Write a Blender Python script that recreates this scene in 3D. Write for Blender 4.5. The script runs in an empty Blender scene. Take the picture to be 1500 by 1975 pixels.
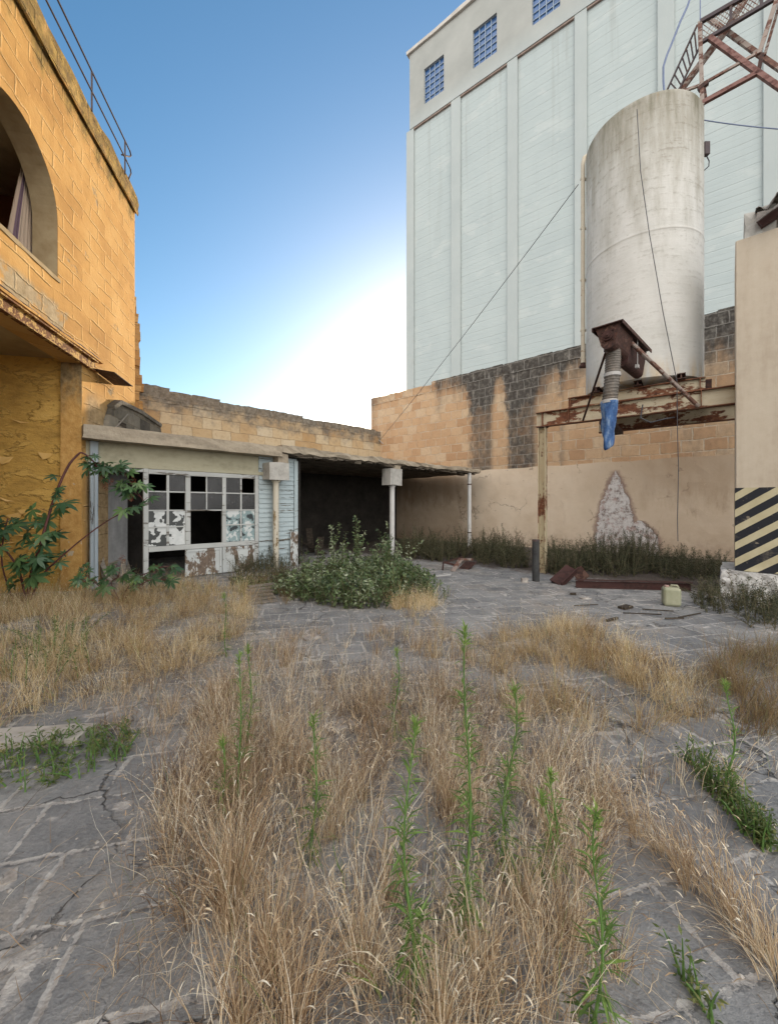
EXPOSURE = 0.75
CLOUD_FILL = 2.0  # strength of the added fill from behind the viewer
import bpy, bmesh, math, random
import numpy as np
from mathutils import Vector, Matrix, Quaternion
random.seed(7); RNG = np.random.default_rng(7)
SC = bpy.context.scene
COL = SC.collection
R = math.radians
CAMH = 1.6; F = 760.0; CX = 750.0; HY = 977.0     # eye height and lens of the photograph (pixels of a 1500 wide frame)

# ------------------------------------------------------------------ geometry helpers
def P(px, py, Y):                       # the point at depth Y seen at a pixel
    return Vector(((px - CX) / F * Y, Y, CAMH + (HY - py) / F * Y))
def G(px, py):                          # the ground point seen at a pixel
    return P(px, py, F * CAMH / (py - HY))
class Frame:                            # a vertical plane: x along it, y away from the viewer, z up
    def __init__(s, X, Y, dx, dy):
        l = math.hypot(dx, dy); s.o = Vector((X, Y, 0)); s.x = Vector((dx / l, dy / l, 0)); s.y = Vector((-dy / l, dx / l, 0))
        s.rot = math.atan2(dy, dx); s.m = Matrix.Translation(s.o) @ Matrix.Rotation(s.rot, 4, 'Z')
    def w(s, x, y=0, z=0): return s.o + s.x * x + s.y * y + Vector((0, 0, z))
    def hit(s, px, py, off=0.0):        # (x, z) where the ray of a pixel meets the plane y = off
        d = Vector(((px - CX) / F, 1.0, (HY - py) / F)); c = Vector((0, 0, CAMH))
        t = (off - (c - s.o).dot(s.y)) / d.dot(s.y); p = c + d * t
        return (p - s.o).dot(s.x), p.z
    def hx(s, px, off=0.0): return s.hit(px, HY, off)[0]
FL = Frame(-4.145, 0, -.226, 1)                   # tall yellow building
FF = Frame(-.779 * 7.578, 7.578, 1.0526, 1)       # shed front
FB = Frame(-.634 * 13.16, 13.16, 1.0526, 1)       # back wall
FR = Frame(-.945, 21.1, 1.158, -1)                # right stone wall
FS = Frame(1.39, 32.0, 1.316, -1)                 # silo
FM = Frame(3.70, 9.50, 1.316, -1)                 # steel support beam
FP = Frame(6.15, 7.0, 1.158, -1)                  # striped pillar

class MB:
    def __init__(s): s.v = []; s.f = []
    def add(s, vs, fs):
        n = len(s.v); s.v += [tuple(v) for v in vs]; s.f += [tuple(i + n for i in f) for f in fs]; return s
    def box(s, x0, x1, y0, y1, z0, z1):
        return s.add([(x, y, z) for z in (z0, z1) for y in (y0, y1) for x in (x0, x1)],
                     [(0, 2, 3, 1), (4, 5, 7, 6), (0, 1, 5, 4), (2, 6, 7, 3), (0, 4, 6, 2), (1, 3, 7, 5)])
    def cham(s, x0, x1, y0, y1, z0, z1, c=.01):   # box with chamfered front and side edges
        pts = []
        for z, k in ((z0, c), (z0 + c, 0), (z1 - c, 0), (z1, c)):
            a = [(x0 + c, y0 + k), (x1 - c, y0 + k), (x1 - k, y0 + c), (x1 - k, y1 - c), (x1 - c, y1 - k), (x0 + c, y1 - k), (x0 + k, y1 - c), (x0 + k, y0 + c)]
            pts += [(p[0], p[1], z) for p in a]
        fs = [tuple(range(7, -1, -1)), tuple(range(24, 32))]
        for r in range(3):
            for i in range(8):
                j = (i + 1) % 8; fs.append((r * 8 + i, r * 8 + j, r * 8 + 8 + j, r * 8 + 8 + i))
        return s.add(pts, fs)
    def bar(s, a, b, w, h, up=(0, 0, 1)):         # rectangular bar between two points
        a = Vector(a); b = Vector(b); d = (b - a).normalized(); u = Vector(up)
        if abs(d.dot(u)) > .98: u = Vector((1, 0, 0))
        q = d.cross(u).normalized(); u = q.cross(d)
        vs = [p + q * (sx * w / 2) + u * (sz * h / 2) for p in (a, b) for sx, sz in ((-1, -1), (1, -1), (1, 1), (-1, 1))]
        return s.add(vs, [(0, 3, 2, 1), (4, 5, 6, 7)] + [(i, (i + 1) % 4, 4 + (i + 1) % 4, 4 + i) for i in range(4)])
    def tube(s, pts, r, n=8, r1=None, cap=True, jit=0):
        pts = [Vector(p) for p in pts]; m = len(pts); vs = []; ref = None
        for i, p in enumerate(pts):
            d = (pts[min(i + 1, m - 1)] - pts[max(i - 1, 0)]).normalized()
            if ref is None:
                ref = Vector((0, 0, 1)) if abs(d.z) < .9 else Vector((1, 0, 0))
            q = (ref - d * ref.dot(d)).normalized(); ref = q; e = d.cross(q)
            rr = r if r1 is None else r + (r1 - r) * i / (m - 1)
            if isinstance(r, (list, tuple)): rr = r[i]
            for k in range(n):
                a = 2 * math.pi * k / n; k2 = rr * (1 + random.uniform(-jit, jit))
                vs.append(p + (q * math.cos(a) + e * math.sin(a)) * k2)
        fs = [(i * n + k, i * n + (k + 1) % n, (i + 1) * n + (k + 1) % n, (i + 1) * n + k) for i in range(m - 1) for k in range(n)]
        if cap: fs += [tuple(range(n - 1, -1, -1)), tuple(range((m - 1) * n, m * n))]
        return s.add(vs, fs)
    def prism(s, poly, y0, y1):                   # polygon in x,z pulled along y
        n = len(poly)
        return s.add([(x, y0, z) for x, z in poly] + [(x, y1, z) for x, z in poly],
                     [tuple(range(n)), tuple(range(2 * n - 1, n - 1, -1))] + [(i, n + i, n + (i + 1) % n, (i + 1) % n) for i in range(n)])
    def rough(s, x0, x1, y0, y1, z0, z1, step=.25, j=.012, cy=2, cz=2, ztop=None):   # bar along x with worn, uneven edges
        n = max(2, int((x1 - x0) / step)); ring = []
        ys = np.linspace(y0, y1, cy + 1); zs = np.linspace(z0, z1, cz + 1)
        ring = [(y, z0) for y in ys] + [(y1, z) for z in zs[1:]] + [(y, z1) for y in ys[::-1][1:]] + [(y0, z) for z in zs[::-1][1:-1]]
        k = len(ring); vs = []
        for i in range(n + 1):
            x = x0 + (x1 - x0) * i / n; dz = (ztop(x) - z1) if ztop else 0
            for y, z in ring:
                vs.append((x + random.uniform(-j, j), y + random.uniform(-j, j), z + random.uniform(-j, j) + (dz if z > (z0 + z1) / 2 else 0)))
        fs = [(i * k + a, i * k + (a + 1) % k, (i + 1) * k + (a + 1) % k, (i + 1) * k + a) for i in range(n) for a in range(k)]
        fs += [tuple(range(k - 1, -1, -1)), tuple(range(n * k, (n + 1) * k))]
        return s.add(vs, fs)
    def build(s, name, mat, parent=None, frame=None, smooth=False, bevel=0):
        me = bpy.data.meshes.new(name); me.from_pydata(s.v, [], s.f); me.validate()
        bm = bmesh.new(); bm.from_mesh(me); bmesh.ops.recalc_face_normals(bm, faces=bm.faces); bm.to_mesh(me); bm.free()
        o = bpy.data.objects.new(name, me); COL.objects.link(o)
        if mat: me.materials.append(mat)
        if smooth:
            me.polygons.foreach_set('use_smooth', [True] * len(me.polygons))
        if parent: o.parent = parent
        if frame: o.matrix_world = frame.m if isinstance(frame, Frame) else frame
        if bevel:
            b = o.modifiers.new('edge', 'BEVEL'); b.width = bevel; b.segments = 2; b.limit_method = 'ANGLE'
        return o
def tag(o, label=None, cat=None, group=None, kind=None):
    for k, v in (('label', label), ('category', cat), ('group', group), ('kind', kind)):
        if v: o[k] = v
    return o
def empty(name, frame=None, loc=None, rz=0, label=None, cat=None, group=None, kind=None):
    o = bpy.data.objects.new(name, None); COL.objects.link(o); o.empty_display_size = .1
    if isinstance(frame, Frame): o.matrix_world = frame.m
    elif loc is not None: o.location = loc; o.rotation_euler = (0, 0, rz)
    return tag(o, label, cat, group, kind)
def filled(loops, y=0.0):               # a flat face with holes in the x,z plane: returns (verts, faces)
    bm = bmesh.new()
    es = []
    for lp in loops:
        vs = [bm.verts.new((x, y, z)) for x, z in lp]
        for i in range(len(vs)): es.append(bm.edges.new((vs[i], vs[(i + 1) % len(vs)])))
    bmesh.ops.triangle_fill(bm, use_beauty=True, use_dissolve=False, edges=es, normal=(0, -1, 0))
    bm.verts.index_update(); v = [tuple(q.co) for q in bm.verts]; f = [tuple(q.index for q in fa.verts) for fa in bm.faces]; bm.free()
    return v, f
def holed(loops, y0, y1):               # slab with holes between y0 and y1
    m = MB(); v, f = filled(loops, y0); m.add(v, f); v, f = filled(loops, y1); m.add(v, f)
    for lp in loops:
        n = len(lp)
        m.add([(x, y0, z) for x, z in lp] + [(x, y1, z) for x, z in lp], [(i, n + i, n + (i + 1) % n, (i + 1) % n) for i in range(n)])
    return m
def np_mesh(name, V, quads, mat, rnd=None, parent=None, smooth=True, tris=None):
    me = bpy.data.meshes.new(name); nv = len(V); me.vertices.add(nv); me.vertices.foreach_set('co', np.asarray(V, np.float32).ravel())
    q = np.asarray(quads, np.int32); nl = q.size; k = q.shape[1]
    me.loops.add(nl); me.loops.foreach_set('vertex_index', q.ravel())
    me.polygons.add(len(q)); me.polygons.foreach_set('loop_start', np.arange(0, nl, k, dtype=np.int32)); me.polygons.foreach_set('loop_total', np.full(len(q), k, np.int32))
    me.polygons.foreach_set('use_smooth', np.full(len(q), smooth)); me.update(calc_edges=True)
    if rnd is not None:
        a = me.attributes.new('rnd', 'FLOAT', 'POINT'); a.data.foreach_set('value', np.asarray(rnd, np.float32))
    me.materials.append(mat); o = bpy.data.objects.new(name, me); COL.objects.link(o)
    if parent: o.parent = parent
    return o

# ------------------------------------------------------------------ material helper
def S(c):                                # sRGB 0..255 -> linear
    return tuple(((x / 255) / 12.92 if x / 255 <= .04045 else ((x / 255 + .055) / 1.055) ** 2.4) for x in c) + (1,)
class NT:
    def __init__(s, name):
        s.mat = bpy.data.materials.new(name); s.mat.use_nodes = True; s.t = s.mat.node_tree; s.t.nodes.clear()
        s.out = s.t.nodes.new('ShaderNodeOutputMaterial'); s._co = None
    def n(s, ty, **kw):
        o = s.t.nodes.new(ty)
        for k, v in kw.items(): setattr(o, k, v)
        return o
    def set(s, sock, v):
        if isinstance(v, bpy.types.NodeSocket): s.t.links.new(v, sock)
        elif v is not None:
            if isinstance(v, tuple) and len(v) == 3 and sock.type == 'RGBA': v = v + (1,)
            sock.default_value = v
    @property
    def co(s):
        if s._co is None: s._co = s.n('ShaderNodeTexCoord').outputs['Object']
        return s._co
    def xyz(s, v=None):
        o = s.n('ShaderNodeSeparateXYZ'); s.set(o.inputs[0], v or s.co); return o.outputs
    def comb(s, x, y, z=0.0):
        o = s.n('ShaderNodeCombineXYZ'); s.set(o.inputs[0], x); s.set(o.inputs[1], y); s.set(o.inputs[2], z); return o.outputs[0]
    def map(s, v=None, sc=(1, 1, 1), loc=(0, 0, 0), rot=(0, 0, 0)):
        o = s.n('ShaderNodeMapping'); s.set(o.inputs[0], v or s.co); o.inputs['Scale'].default_value = sc; o.inputs['Location'].default_value = loc; o.inputs['Rotation'].default_value = rot; return o.outputs[0]
    def noise(s, sc=5, det=4, ro=.55, v=None, dist=0, col=False):
        o = s.n('ShaderNodeTexNoise'); s.set(o.inputs['Vector'], v or s.co); o.inputs['Scale'].default_value = sc; o.inputs['Detail'].default_value = det
        o.inputs['Roughness'].default_value = ro; o.inputs['Distortion'].default_value = dist; return o.outputs['Color' if col else 'Fac']
    def vor(s, sc=5, feat='F1', v=None, out='Distance', rnd=1):
        o = s.n('ShaderNodeTexVoronoi', feature=feat); s.set(o.inputs['Vector'], v or s.co); o.inputs['Scale'].default_value = sc; o.inputs['Randomness'].default_value = rnd; return o.outputs[out]
    def brick(s, v, w=.5, h=.25, mortar=.012, smooth=.3, off=.5, bias=0):
        o = s.n('ShaderNodeTexBrick'); s.set(o.inputs['Vector'], v); o.offset = off; o.inputs['Scale'].default_value = 1
        o.inputs['Color1'].default_value = (0, 0, 0, 1); o.inputs['Color2'].default_value = (1, 1, 1, 1); o.inputs['Mortar'].default_value = (.5, .5, .5, 1)
        o.inputs['Mortar Size'].default_value = mortar; o.inputs['Mortar Smooth'].default_value = smooth; o.inputs['Bias'].default_value = bias
        o.inputs['Brick Width'].default_value = w; o.inputs['Row Height'].default_value = h; return o.outputs['Color'], o.outputs['Fac']
    def ramp(s, f, stops, interp='LINEAR'):
        o = s.n('ShaderNodeValToRGB'); o.color_ramp.interpolation = interp; e = o.color_ramp.elements
        while len(e) < len(stops): e.new(.5)
        for k, (p, c) in enumerate(stops):
            e[k].position = p; e[k].color = (c, c, c, 1) if isinstance(c, (int, float)) else (tuple(c) + (1,))[:4]
        s.set(o.inputs[0], f); return o.outputs[0]
    def mix(s, f, a, b, mode='MIX'):
        o = s.n('ShaderNodeMix', data_type='RGBA', blend_type=mode); s.set(o.inputs[0], f); s.set(o.inputs[6], a); s.set(o.inputs[7], b); return o.outputs[2]
    def m(s, op, a, b=None, c=None, clamp=False):
        o = s.n('ShaderNodeMath', operation=op, use_clamp=clamp); s.set(o.inputs[0], a)
        if b is not None: s.set(o.inputs[1], b)
        if c is not None: s.set(o.inputs[2], c)
        return o.outputs[0]
    def step(s, f, lo, hi):              # smooth 0..1
        o = s.n('ShaderNodeMapRange', interpolation_type='SMOOTHSTEP'); s.set(o.inputs[0], f); o.inputs[1].default_value = lo; o.inputs[2].default_value = hi; return o.outputs[0]
    def band(s, f, lo, hi):
        o = s.n('ShaderNodeMapRange'); s.set(o.inputs[0], f); o.inputs[1].default_value = lo; o.inputs[2].default_value = hi; return o.outputs[0]
    def warp(s, amt, sc, v=None, det=3):
        n = s.noise(sc, det, .6, v, col=True); o = s.n('ShaderNodeVectorMath', operation='MULTIPLY_ADD'); s.set(o.inputs[0], n); o.inputs[1].default_value = (amt,) * 3
        s.set(o.inputs[2], v or s.co); return o.outputs[0]
    def attr(s, name='rnd'):
        return s.n('ShaderNodeAttribute', attribute_name=name).outputs['Fac']
    def bump(s, h, st=.5, d=.02, n=None):
        o = s.n('ShaderNodeBump'); s.set(o.inputs['Height'], h); o.inputs['Strength'].default_value = st; o.inputs['Distance'].default_value = d
        if n is not None: s.set(o.inputs['Normal'], n)
        return o.outputs[0]
    def done(s, col, rough=.85, bump=None, metal=0, spec=.3, alpha=None, trans=None):
        b = s.n('ShaderNodeBsdfPrincipled'); s.set(b.inputs['Base Color'], col); s.set(b.inputs['Roughness'], rough); s.set(b.inputs['Metallic'], metal); s.set(b.inputs['Specular IOR Level'], spec)
        if bump is not None: s.set(b.inputs['Normal'], bump)
        if alpha is not None: s.set(b.inputs['Alpha'], alpha)
        sh = b.outputs[0]
        if trans:
            tr = s.n('ShaderNodeBsdfTranslucent'); s.set(tr.inputs[0], col); mx = s.n('ShaderNodeMixShader'); mx.inputs[0].default_value = trans
            s.t.links.new(sh, mx.inputs[1]); s.t.links.new(tr.outputs[0], mx.inputs[2]); sh = mx.outputs[0]
        s.t.links.new(sh, s.out.inputs[0]); return s.mat
M = {}
# ------------------------------------------------------------------ materials
def stone(name, ramp, w=.62, h=.27, grey_top=None, streaks=None, mortar_col=(.36, .30, .22), raised=False, L=17., warp=.05, mort=.014, grime=.5):
    t = NT(name); x, y, z = t.xyz(); v2 = t.comb(t.m('ADD', x, t.m('MULTIPLY', y, .93)), z)
    wv = t.warp(warp, 1.6, v2); wv = t.warp(.045, 8, wv)
    bc, bf = t.brick(wv, w, h, mort, .35)
    n1 = t.noise(1.3, 5, .6); n2 = t.noise(9, 6, .65); n3 = t.noise(42, 3, .6)
    bw = t.n('ShaderNodeRGBToBW'); t.set(bw.inputs[0], bc); bwv = bw.outputs[0]
    f = t.m('ADD', t.m('MULTIPLY', bwv, .55), t.m('MULTIPLY', n1, .45))
    col = t.ramp(f, ramp)
    col = t.mix(t.m('MULTIPLY', t.step(n2, .45, .75), .35), col, tuple(c * .6 for c in ramp[0][1][:3]))
    col = t.mix(t.m('MULTIPLY', t.m('MULTIPLY', bf, t.step(t.noise(2.4, 5, .7), .35, .6)), .75), col, mortar_col)
    pit = t.step(t.noise(22, 4, .7), .62, .7); col = t.mix(t.m('MULTIPLY', pit, .5), col, tuple(c * .4 for c in ramp[0][1][:3]))
    if streaks:
        nz = t.noise(1, 5, .62, t.map(None, (1.6, 1.6, .35))); nb = t.noise(6, 5, .65, t.map(None, (1, 1, .5)))
        xx = t.m('ADD', t.band(x, 0, L), t.m('MULTIPLY', t.m('SUBTRACT', nb, .5), .03))
        pr = t.ramp(xx, [(p / L, c) for p, c in streaks['x']])
        zz = t.band(z, streaks['z0'], streaks['z1'])
        zr = t.ramp(t.m('ADD', zz, t.m('MULTIPLY', t.m('SUBTRACT', nz, .5), .5)), streaks['z'])
        top = t.m('MULTIPLY', t.step(t.m('ADD', z, t.m('MULTIPLY', t.m('SUBTRACT', nz, .5), 2.2)), 5.2, 7.4), t.step(x, RX(800), RX(900))); topl = t.m('MULTIPLY', t.step(z, 6.6, 7.3), .28)
        k = t.m('ADD', t.m('ADD', t.m('MULTIPLY', pr, zr), t.m('ADD', t.m('MULTIPLY', top, .55), topl)), t.m('MULTIPLY', t.m('SUBTRACT', nb, .5), .7))
        k = t.m('ADD', k, t.m('MULTIPLY', t.m('SUBTRACT', bwv, .5), .13))
        k = t.step(k, .2, 1.0)
        dark = t.ramp(t.noise(5, 5, .7), [(.3, (.02, .021, .022)), (.48, (.05, .05, .049)), (.6, (.12, .115, .105)), (.72, (.25, .235, .205))])
        wh = t.m('MULTIPLY', t.step(t.noise(1, 5, .7, t.map(None, (3.4, 3.4, .8), (3, 0, 5))), .6, .68), .55); dark = t.mix(wh, dark, (.40, .385, .36)); col = t.mix(t.m('MULTIPLY', k, .95), col, t.mix(t.m('MULTIPLY', bf, .38), dark, (.36, .34, .31)))
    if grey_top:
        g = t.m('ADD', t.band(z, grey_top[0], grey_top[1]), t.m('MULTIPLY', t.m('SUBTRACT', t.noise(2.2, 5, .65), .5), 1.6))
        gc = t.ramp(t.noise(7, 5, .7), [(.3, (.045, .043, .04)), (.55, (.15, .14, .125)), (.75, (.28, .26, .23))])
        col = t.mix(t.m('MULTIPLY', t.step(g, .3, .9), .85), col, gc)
    hgt = t.m('ADD', t.m('MULTIPLY', bf, .55 if raised else -.8), t.m('ADD', t.m('MULTIPLY', n2, .45), t.m('MULTIPLY', n3, .18)))
    hgt = t.m('ADD', hgt, t.m('MULTIPLY', bwv, .25)); hgt = t.m('SUBTRACT', hgt, t.m('MULTIPLY', pit, .3))
    return t.done(col, .92, t.bump(hgt, .8, .035), spec=.15)

def mk_yellow():                          # yellow washed limestone of the tall building: mortar stands proud of the blocks
    t = NT('yellow_limewash'); x, y, z = t.xyz(); v2 = t.comb(t.m('ADD', x, t.m('MULTIPLY', y, .9)), z)
    wv = t.warp(.16, 1.3, v2); wv = t.warp(.05, 6, wv); bc, bf = t.brick(wv, .60, .285, .026, .9)
    gap = t.step(t.noise(2.0, 4, .65), .40, .56); bf2 = t.m('MULTIPLY', bf, gap)
    bw = t.n('ShaderNodeRGBToBW'); t.set(bw.inputs[0], bc); bwv = bw.outputs[0]
    n1 = t.noise(.9, 5, .6); n2 = t.noise(7, 6, .65); n3 = t.noise(30, 4, .6)
    col = t.ramp(t.m('ADD', t.m('MULTIPLY', n1, .85), t.m('MULTIPLY', bwv, .13)), [(.3, (.38, .20, .06)), (.5, (.52, .295, .095)), (.7, (.60, .375, .145))])
    col = t.mix(t.m('MULTIPLY', t.step(n2, .5, .75), .35), col, (.44, .23, .08)); col = t.mix(t.m('MULTIPLY', bf2, .55), col, (.72, .48, .22))
    # worn patches where the wash is gone
    pt = t.step(t.noise(1.1, 6, .7, t.map(None, (1, 1, 1), (3, 1, 7))), .62, .68); col = t.mix(t.m('MULTIPLY', pt, .8), col, t.ramp(n2, [(.3, (.16, .14, .10)), (.7, (.42, .36, .25))]))
    # lichen on the parapet
    lz = t.m('ADD', t.band(z, 8.1, 9.0), t.m('MULTIPLY', t.m('SUBTRACT', t.noise(1.6, 6, .7, t.map(None, (1.6, 1.6, .8))), .5), 1.9))
    lich = t.ramp(t.noise(6, 6, .7), [(.32, (.035, .028, .018)), (.5, (.16, .115, .035)), (.66, (.40, .27, .07))])
    col = t.mix(t.m('MULTIPLY', t.step(lz, .5, .95), .8), col, lich)
    # grey bared strip under the sill line
    gz = t.m('MULTIPLY', t.step(z, 4.58, 4.66), t.m('SUBTRACT', 1.0, t.step(z, 4.98, 5.14)))
    gk = t.m('MULTIPLY', gz, t.step(t.m('SUBTRACT', t.noise(2.4, 5, .7), t.m('MULTIPLY', t.step(x, 6.9, 7.6), .4)), .38, .5)); col = t.mix(t.m('MULTIPLY', gk, .8), col, t.ramp(n2, [(.3, (.20, .17, .11)), (.7, (.46, .39, .27))]))
    # greyer masonry at the foot of the upper wall near the shed roof
    lo = t.m('MULTIPLY', t.step(t.m('ADD', z, t.m('MULTIPLY', n1, .9)), 4.5, 4.0), t.step(x, 7.7, 8.0)); col = t.mix(t.m('MULTIPLY', lo, .75), col, t.ramp(n2, [(.3, (.12, .10, .075)), (.7, (.48, .38, .23))]))
    h = t.m('ADD', t.m('MULTIPLY', bf2, .75), t.m('ADD', t.m('MULTIPLY', n2, .4), t.m('MULTIPLY', n3, .12))); h = t.m('SUBTRACT', h, t.m('MULTIPLY', pt, .3))
    h = t.m('ADD', h, t.m('MULTIPLY', bwv, .22))
    M['yellow'] = t.done(col, .9, t.bump(h, .85, .04), spec=.15)
mk_yellow()
def mk_peel():
    t = NT('peeling_ochre_wall'); x, y, z = t.xyz()
    v = t.map(None, (1, 1, 2.4)); n = t.noise(1.3, 6, .65, v, .2); n2 = t.noise(6, 6, .65, v); n3 = t.noise(40, 3)
    col = t.ramp(n, [(.3, (.36, .22, .06)), (.48, (.56, .345, .09)), (.62, (.66, .42, .12)), (.8, (.68, .46, .16))])
    col = t.mix(t.m('MULTIPLY', t.step(n2, .55, .7), .35), col, (.30, .20, .08))
    e = t.step(t.m('ABSOLUTE', t.m('SUBTRACT', n, .53)), .02, .0); col = t.mix(t.m('MULTIPLY', e, .4), col, (.16, .10, .035))
    h = t.m('ADD', t.m('MULTIPLY', t.step(n, .5, .56), .8), t.m('ADD', n2, t.m('MULTIPLY', n3, .15)))
    M['peel'] = t.done(col, .85, t.bump(h, .65, .045), spec=.2)
    t = NT('ochre_paint_flake'); M['flake'] = t.done(t.ramp(t.noise(3), [(.3, (.60, .37, .11)), (.7, (.70, .48, .20))]), .7)
    t = NT('jamb_plaster'); n = t.noise(1.5, 6, .65, t.map(None, (2, 2, 1))); n2 = t.noise(9, 5, .7)
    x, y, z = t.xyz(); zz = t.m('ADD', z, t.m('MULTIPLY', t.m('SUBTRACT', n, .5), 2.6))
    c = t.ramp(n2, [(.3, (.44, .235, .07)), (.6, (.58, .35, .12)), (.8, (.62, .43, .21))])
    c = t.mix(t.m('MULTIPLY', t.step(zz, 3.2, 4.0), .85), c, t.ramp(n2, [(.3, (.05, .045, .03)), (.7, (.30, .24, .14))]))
    c = t.mix(t.step(t.noise(2.5, 5, .7), .62, .65), c, (.50, .42, .30))
    M['jamb'] = t.done(c, .9, t.bump(t.m('ADD', n, n2), .5, .04), spec=.15)
    t = NT('reveal_plaster'); n = t.noise(4, 6, .6); M['reveal'] = t.done(t.ramp(n, [(.3, (.30, .22, .12)), (.7, (.42, .33, .20))]), .9, t.bump(n, .3, .02), spec=.15)
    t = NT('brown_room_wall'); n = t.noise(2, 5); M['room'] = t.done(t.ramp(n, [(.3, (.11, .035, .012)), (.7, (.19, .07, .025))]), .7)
    t = NT('ceiling_wash'); n = t.noise(1.5, 6, .65); M['ceil'] = t.done(t.ramp(n, [(.3, (.30, .21, .10)), (.7, (.46, .35, .19))]), .9, t.bump(n, .3, .03))
    t = NT('striped_curtain'); x, y, z = t.xyz(); w = t.m('FRACT', t.m('MULTIPLY', t.attr(), 7.0)); k = t.m('MULTIPLY', t.step(w, .62, .68), t.step(w, .92, .86))
    c = t.mix(k, (.62, .48, .36), (.20, .13, .17)); M['curtain'] = t.done(c, .9, trans=.25)
mk_peel()

RX = lambda px: FR.hx(px)
M['stone_right'] = stone('orange_block_stone', [(.2, (.40, .245, .14)), (.5, (.49, .325, .195)), (.8, (.53, .40, .27))], .56, .374, None,
    dict(x=[(0, .55), (RX(735), .15), (RX(770), .0), (RX(835), .05), (RX(845), .4), (RX(855), .1), (RX(896), .12), (RX(912), .95), (RX(944), 1.0), (RX(957), .15), (RX(970), .22), (RX(985), 1.1), (RX(1026), 1.1), (RX(1040), .45), (RX(1075), .3), (RX(1083), .75), (RX(1094), .25), (RX(1150), .2), (RX(1190), .4), (RX(1240), .3), (RX(1290), .5), (RX(1330), .6), (RX(1417), .5)],
         z0=2.9, z1=7.6, z=[(0, .75), (.35, .72), (.6, .8), (.74, 1.0), (1, 1.0)]), (.56, .47, .36), L=17.4, mort=.022, warp=.10)
M['stone_right_cap'] = stone('grey_block_stone', [(.2, (.11, .105, .09)), (.5, (.26, .24, .20)), (.8, (.40, .37, .31))], .60, .262, None, None, (.33, .31, .27), mort=.02)
M['stone_back'] = stone('tan_block_stone', [(.15, (.36, .22, .10)), (.4, (.46, .34, .20)), (.7, (.50, .41, .28)), (.9, (.52, .46, .36))], .70, .415, (4.2, 5.55), None, (.22, .16, .10), mort=.010, warp=.12)
M['stone_stub'] = stone('rubble_stone', [(.2, (.30, .16, .06)), (.5, (.44, .27, .11)), (.8, (.50, .36, .20))], .4, .285, None, None, (.24, .16, .09), warp=.12)
M['stone_shadow'] = stone('shaded_weathered_stone', [(.2, (.07, .064, .055)), (.5, (.17, .155, .125)), (.8, (.30, .27, .215))], .7, .3, (3.3, 4.3), None, (.2, .17, .12))  # weathered grey, with the low wall's shadow darkened into the stone

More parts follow.
